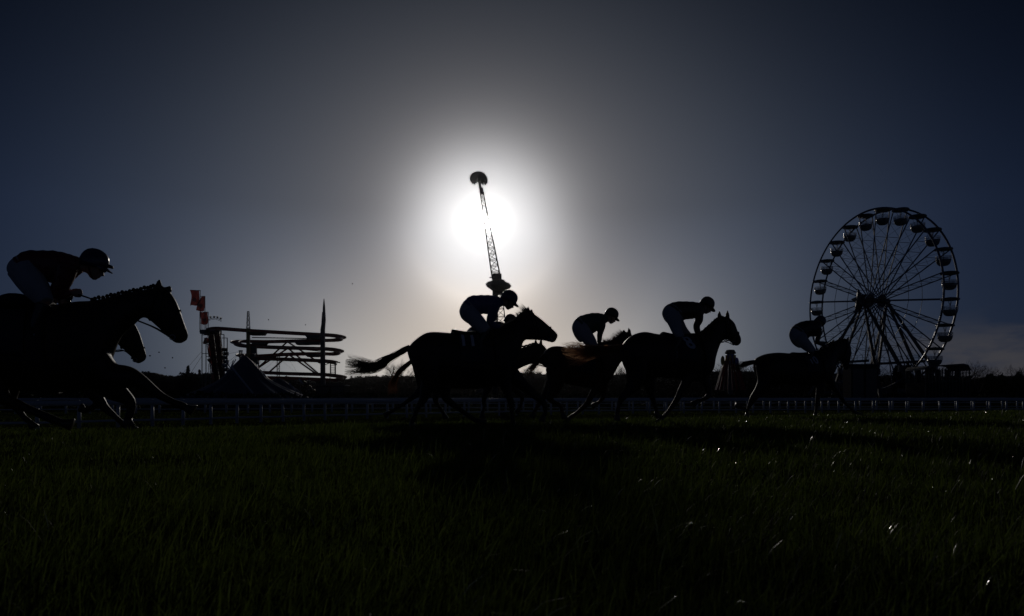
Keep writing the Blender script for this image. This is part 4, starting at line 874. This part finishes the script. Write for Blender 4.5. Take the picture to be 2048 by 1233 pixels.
tent(490, 80, [(3, 713), (10, 719), (22, 731), (32, 742), (44, 757), (62, 769), (90, 783), (121, 797)], 'big dark circus tent with steep concave peak left of the coaster post',
     poles=[((452, 722), (461, 737), -6, .05), ((467, 721), (461, 737), -6, .05), ((472, 719), (460, 739), -6, .05), ((463, 734), (516, 800), -7.2, .085), ((444, 728), (464, 742), -6, .05)])
tent(556, 88, [(3, 757), (12, 762), (26, 772), (40, 783), (52, 797)], 'low tent with sunlit ridges right of the circus tent', poles=[((578, 766), (603, 800), -6, .08), ((598, 758), (606, 768), -2, .08)])
def lat_mast(x, y0, d, w, label):
    loc = Vector(((x-CX)/F*d, d, -.75)); root = thing('lattice_mast', loc, label, 'mast'); b = MB(); lattice(b, (0, 0, 0), P3(x, y0, d)-loc, w, w, 22, .03, .02); part('lattice', b.mesh(), 'steel_dark', root)
    b = MB(); b.box(P3(x, y0, d)-loc, (w*1.5, w*1.5, .12)); part('head_plate', b.mesh(), 'steel_dark', root)
    for sx in (-1, 1):
        b = MB(); b.bar(P3(x, y0+3, d)-loc, Vector((sx*9, 0, 0)), .018); part('guy_wire', b.mesh(), 'steel_dark', root)
lat_mast(481.5, 702, 95, .28, 'short lattice mast with square head beside the circus tent peak')
lat_mast(556.5, 712, 130, .4, 'thin far lattice mast seen through the coaster diagonals')

def boxy(name, x0, x1, y0, d, dep, label, cat, m='box', feats=(), wheels=False):
    X0, X1 = (x0-CX)/F*d, (x1-CX)/F*d; loc = Vector(((X0+X1)/2, d, -.75)); root = thing(name, loc, label, cat); w = X1-X0; h = CH+(HY-y0)/F*d+.75
    zb = .9 if wheels else 0; bm = bmesh.new(); bmesh.ops.create_cube(bm, size=1); bmesh.ops.scale(bm, vec=(w, dep, h-zb), verts=bm.verts); bmesh.ops.translate(bm, vec=(0, dep/2, zb+(h-zb)/2), verts=bm.verts)
    bmesh.ops.bevel(bm, geom=bm.edges[:], offset=.08, segments=2, affect='EDGES'); me = bpy.data.meshes.new('b'); bm.to_mesh(me); bm.free(); part('body', me, m, root)
    b = MB(); b.box((0, dep/2, h+.06), (w+.3, dep+.3, .12)); part('roof', b.mesh(), 'steel_dark', root)
    n = max(2, int(w/1.4)); 
    for i in range(n):
        b = MB(); xx = -w/2+w*(i+.5)/n; b.box((xx, -.02, zb+(h-zb)*.5), (w/n*.82, .05, (h-zb)*.8)); part('shutter', b.mesh(), 'steel_dark', root)
    if wheels:
        for sx in (-.38, -.25, .35):
            b = MB(); b.tube([(sx*w, -.02, .45), (sx*w, .3, .45)], .45, 18); part('wheel', b.mesh(), 'boot', root)
    return root
boxy('trailer', 632, 688, 772, 92, 2.6, 'dark box trailer parked at the right foot of the coaster', 'trailer', wheels=True)
boxy('ticket_kiosk', 1703, 1756, 730, 112, 3.0, 'dark square kiosk between the last horse and the wheel legs', 'kiosk')
def glass_hall():
    d = 118.0; loc = Vector(((1896-CX)/F*d, d, -.75)); root = thing('glazed_pavilion', loc, 'long glazed pavilion with rounded right corner below the ferris wheel', 'pavilion')
    k = d/F; w = 92*k; h0 = CH+(HY-731)*k+.75; b = MB(); dep = 6
    prof = [(-w/2, h0-.5), (-w/2+.4, h0-.1), (w/2-1.2, h0+.28), (w/2-.4, h0+.1), (w/2, h0-.6)]
    b.loft([[Vector((x, y, z)) for x, z in prof]+[Vector((x, y, z-.22)) for x, z in prof[::-1]] for y in (0, dep)]); part('roof', b.mesh(), 'steel_dark', root)
    n = 13
    for i in range(n+1):
        x = -w/2+.15+(w-.3)*i/n
        for y in (.1, dep-.1):
            b = MB(); b.bar((x, y, 0), (x, y, h0-.4), .07); part('post', b.mesh(), 'steel_dark', root)
    b = MB()
    for y in (.1, dep-.1):
        for z in (h0-1.2, h0-1.9, h0-2.5): b.bar((-w/2, y, z), (w/2, y, z), .06)
    part('glazing_bars', b.mesh(), 'steel_dark', root)
    b = MB(); b.box((0, dep/2, (h0-2.7)/2), (w-.2, dep-.5, h0-2.7)); part('lower_wall', b.mesh(), 'box', root)
    for i in range(0, n, 3):
        x = -w/2+.15+(w-.3)*(i+.7)/n; b = MB(); b.box((x, dep*.5, h0-1.6), (w/n*1.2, .6, 2.0)); part('partition', b.mesh(), 'box', root)
glass_hall()
def arm_ride():
    d = 115.0; loc = Vector(((1461-CX)/F*d, d, -.75)); root = thing('spider_ride', loc, 'small blue and yellow spider ride seen under the chin of the number eight horse', 'fairground ride')
    b = MB(); b.revolve([(.1, 8.4), (.6, 8.35), (.75, 8.1), (.9, 7.85), (.6, 7.7), (.1, 7.7)], n=9); part('crown', b.mesh(), 'box', root)
    b = MB(); b.revolve([(.5, 7.8), (.72, 7.4), (.75, 6.7), (.6, 6.2)], n=14); part('centre_drum', b.mesh(smooth=True), 'ride_blue', root)
    for a in (200, 250, 300, 340):
        b = MB(); b.box((.66*math.cos(R(a)), .66*math.sin(R(a)), 7.1), (.3, .3, .9), Matrix.Rotation(R(a), 3, 'Z')); part('panel', b.mesh(), 'ride_yellow', root)
    for i in range(10):
        a = 2*math.pi*i/10+.2; b = MB(); b.tube([(.6*math.cos(a), .6*math.sin(a), 7.3), (1.2*math.cos(a), 1.2*math.sin(a), 5.6), (2.2*math.cos(a), 2.2*math.sin(a), 2.2)], [.13, .17, .15], 6); part('arm', b.mesh(), 'steel_red', root)
        if i in (5, 8, 2):
            b = MB(); b.ell((1.3*math.cos(a), 1.3*math.sin(a), 6.4+.3*(i == 5)), (.32, .32, .75), n=10, m=8); part('pod', b.mesh(smooth=True), 'ride_yellow' if i == 5 else 'ride_blue', root)
    b = MB(); b.revolve([(4, 0), (4, .5), (3.2, .8), (.4, .9), (.3, 6.3), (.1, 6.3)], n=20); part('platform', b.mesh(), 'steel_dark', root)
arm_ride()

# ------------------------------------------------------------------ trees
def leafmass(b, c, r, n, sz, rr):
    for _ in range(n):
        v = Vector((rr.gauss(0, 1), rr.gauss(0, 1), rr.gauss(0, 1))).normalized()*(rr.random()**.45); q = Vector(c)+Vector((v.x*r[0], v.y*r[1], v.z*r[2]))
        a = Vector((rr.gauss(0, 1), rr.gauss(0, 1), rr.gauss(0, 1))).normalized(); u = a.orthogonal().normalized(); w = a.cross(u); s = sz*rr.uniform(.5, 1.3)
        b.v += [tuple(q-u*s-w*s*.5), tuple(q+u*s-w*s*.6), tuple(q+u*s*.2+w*s)]; k = len(b.v); b.f.append((k-3, k-2, k-1))
def bare_meshes(seed, h):
    rr = random.Random(seed); t = MB(); c = MB()
    def br(p, d, ln, r, lv):
        q = p; pts = [p]
        for i in range(3):
            d = (d+Vector((rr.gauss(0, .12), rr.gauss(0, .12), .05))).normalized(); q = q+d*ln/3; pts.append(q)
        (t if lv < 1 else c).tube(pts, [r, r*.85, r*.7, r*.55], 5 if lv < 2 else 3, cap=False)
        if lv < 5:
            for i in range(4 if lv < 2 else 3):
                a = d.orthogonal().normalized(); a = Matrix.Rotation(rr.uniform(0, 6.28), 3, d)@a; nd = (d*rr.uniform(.8, 1.3)+a*rr.uniform(.4, .8)).normalized(); br(pts[rr.choice((2, 3, 3))], nd, ln*rr.uniform(.6, .82), r*.52, lv+1)
    br(Vector((0, 0, 0)), Vector((0, 0, 1)), h*.27, h*.022, 0); return t.mesh(), c.mesh()
bare = [bare_meshes(40+i, 9.0) for i in range(3)]
def place_tree(kind, x, ytop, d, label, grp='bare trees beyond the fair', i=0):
    loc = Vector(((x-CX)/F*d, d, -.75)); H = CH+(HY-ytop)/F*d+.75
    root = thing('bare_tree', loc, label, 'tree', grp, random.uniform(0, 6)); t, c = bare[i % 3]; top = max(v.co.z for v in c.vertices); s = H/top
    for nm, me in (('trunk', t), ('crown', c)): o = part(nm, me, 'bark', root); o.scale = (s, s, s)
BT = [(1248, 716, 150, 'bare tree in the gap under the chestnut horse neck'), (1232, 724, 160, 'low bare tree at the left of the gap behind the chestnut horse'), (1436, 718, 150, 'bare tree right behind the chest of the number eight horse'), (1448, 729, 165, 'small bare tree left of the blue and yellow ride'), (1493, 722, 170, 'bare tree above the tail of the leading horse'),
      (1958, 722, 160, 'widest bare tree just right of the glazed pavilion'), (1926, 718, 185, 'bare tree standing over the right corner of the pavilion roof'), (1908, 722, 190, 'bare tree over the middle of the pavilion roof'), (1984, 727, 170, 'bare tree over the first round evergreen right of the pavilion'), (2013, 730, 175, 'bare tree between the second and third round evergreens'), (2036, 725, 165, 'bare tree at the right edge of the frame'),
      (1772, 728, 165, 'bare tree between the kiosk and the small bushy tree'), (1690, 722, 170, 'bare tree seen under the last horse chin'), (792, 716, 150, 'bare tree behind the streaming black tail'), (809, 722, 160, 'bare tree in the gap under the centre horse tail root'), (838, 733, 165, 'low bare tree behind the centre horse thigh'), (1066, 728, 170, 'bare tree between the centre horse and the chestnut horse')]
for i, (x, y, d, l) in enumerate(BT): place_tree('bare', x, y, d, l, i=i)
def evergreen(x, ytop, d, wpx, shape, label, grp, seed, lf='leaf'):
    rr = random.Random(seed); loc = Vector(((x-CX)/F*d, d, -.75)); k = d/F; H = CH+(HY-ytop)*k+.75; W = wpx*k/2; nm = 'conifer_tree' if shape == 'cone' else 'round_tree'
    root = thing(nm, loc, label, 'tree', grp); b = MB(); b.tube([(0, 0, 0), (0, 0, H*.9)], [.05*H, .01*H], 6); part('trunk', b.mesh(), 'bark', root)
    b = MB()
    if shape == 'cone':
        for i in range(11):
            f = i/10; z = H*(.25+.73*f); r = W*(1-f)*rr.uniform(.85, 1.1)+.06
            for j in range(7): a = rr.uniform(0, 6.28); leafmass(b, (r*.6*math.cos(a), r*.6*math.sin(a), z-.03*H), (r*.5, r*.5, H*.035), 34, .035*H, rr)
    else:
        for i in range(16):
            a = rr.uniform(0, 6.28); q = rr.random()**.5; f = rr.uniform(0, 1); rad = W*.62*q; leafmass(b, (rad*math.cos(a), rad*math.sin(a), H*(.4+.45*f*(1-.4*q))), (W*.42, W*.42, H*.15), 110, .05*H, rr)
    part('crown', b.mesh(), lf, root)
evergreen(376, 732, 170, 22, 'cone', 'spiky conifer on the skyline left of the banners', 'conifers', 3)
evergreen(399, 740, 175, 14, 'cone', 'smaller conifer right behind the banner frame', 'conifers', 4)
evergreen(1981, 743, 150, 24, 'round', 'first round evergreen right of the pavilion', 'round evergreens', 5)
evergreen(2005, 739, 152, 22, 'round', 'second round evergreen near the right edge', 'round evergreens', 6)
evergreen(2035, 737, 150, 26, 'round', 'third round evergreen cut by the right edge', 'round evergreens', 7)
evergreen(1800, 720, 130, 26, 'round', 'bushy small tree under the near wheel legs', 'round evergreens', 8)
evergreen(1818, 722, 131, 20, 'round', 'second bushy small tree just right of the wheel foot', 'round evergreens', 9)
evergreen(1862, 722, 128, 26, 'cone', 'dark conifer below the lowest wheel cabin', 'conifers', 10)
def treeline():
    rr = random.Random(21); b = MB(); d = 230.0
    Y = [(-1200, 748), (-300, 745), (60, 748), (280, 744), (315, 744), (335, 752), (345, 755), (352, 750), (370, 747), (420, 749), (470, 752), (560, 757), (640, 758), (700, 756), (740, 753), (800, 752), (860, 752), (1000, 746), (1100, 746), (1240, 748), (1430, 742), (1480, 742), (1560, 745), (1700, 752), (1760, 752), (1860, 752), (1950, 755), (2048, 752), (2400, 748)]
    core = []
    for x in range(-1200, 3201, 5):
        y = float(np.interp(x, [q[0] for q in Y], [q[1] for q in Y])); dd = d+12*noise.noise(Vector((x*.01, 1, 0))); k = dd/F; yt = y-1+5.0*noise.noise(Vector((x*.03, 5, 0)))+3.5*noise.noise(Vector((x*.12, 9, 0)))
        h = CH+(HY-yt)*k+.75; X = (x-CX)*k; core.append((X, dd, h))
        for z in np.arange(.6, h, 1.3): leafmass(b, (X, dd-2+rr.uniform(-1, 1), min(z, h-.5)-.75), (1.0, 1.6, .55), 22, .30, rr)
    o = part('treeline', b.mesh(), 'leaf2'); o['kind'] = 'stuff'; tag(o, 'low dark mass of distant wood along the whole horizon', 'woods')
    for dy in (0,):
        vs = []
        for X, y, h in core: vs += [(X, y, -.8), (X, y, h-1.1), (X, y+3, h-1.1), (X, y+3, -.8)]
        me = bpy.data.meshes.new('core_wall'); n = len(core); me.from_pydata(vs, [], [(4*i+j, 4*i+j+1, 4*i+5+j, 4*i+4+j) for i in range(n-1) for j in range(3)]); o2 = part('treeline_core', me, 'soil'); o2['kind'] = 'structure'  # solid core added inside the wood to block light between the leaves
treeline()
def hedge():
    rr = random.Random(31); b = MB(); s0 = 74
    for i in range(560):
        t = -40+i*.5; x = UX*t-UY*s0; y = UY*t+UX*s0
        for z in (.35, .95, 1.35): leafmass(b, (x, y, -.75+z+.2*noise.noise(Vector((t*.3, z, 0)))), (.4, .5, .3), 9, .22, rr)
    o = part('hedge', b.mesh(), 'leaf'); tag(o, 'low dark hedge running beyond the farther rail', 'hedge')
    
hedge()

# flung turf
def clods():
    me = None
    for i, (x, y, d) in enumerate(((318, 705, 10), (345, 716, 10), (330, 736, 10), (300, 712, 9), (705, 568, 12), (1226, 668, 15), (537, 640, 12), (611, 650, 13))):
        if me is None:
            b = MB(); b.ell((0, 0, 0), (.010, .008, .009), n=7, m=5); me = b.mesh()
            for v in me.vertices: v.co *= 1+.5*noise.noise(v.co*300)
        o = part('turf_clod', me, 'soil'); o.location = P3(x, y, d); o.rotation_euler = (i, 2*i, 0); tag(o, 'tiny dark clod of turf flung into the air behind the horses', 'turf clod', 'flung clods of turf')
clods()

# ------------------------------------------------------------------ haze added so the sun's glare veils the mast
def haze():
    b = MB(); b.box((20, 145, 19), (840, 350, 44)); m = bpy.data.materials.new('glare_haze'); m.use_nodes = True; nt = m.node_tree; nt.nodes.remove(nt.nodes['Principled BSDF'])
    v = nt.nodes.new('ShaderNodeVolumePrincipled'); v.inputs['Color'].default_value = (.95, .95, 1, 1); v.inputs['Density'].default_value = .00014; v.inputs['Anisotropy'].default_value = .992
    nt.links.new(v.outputs[0], nt.nodes['Material Output'].inputs['Volume']); o = part('haze', b.mesh(), m); o['kind'] = 'stuff'; tag(o, 'thin damp haze glowing around the low sun', 'haze')
haze()
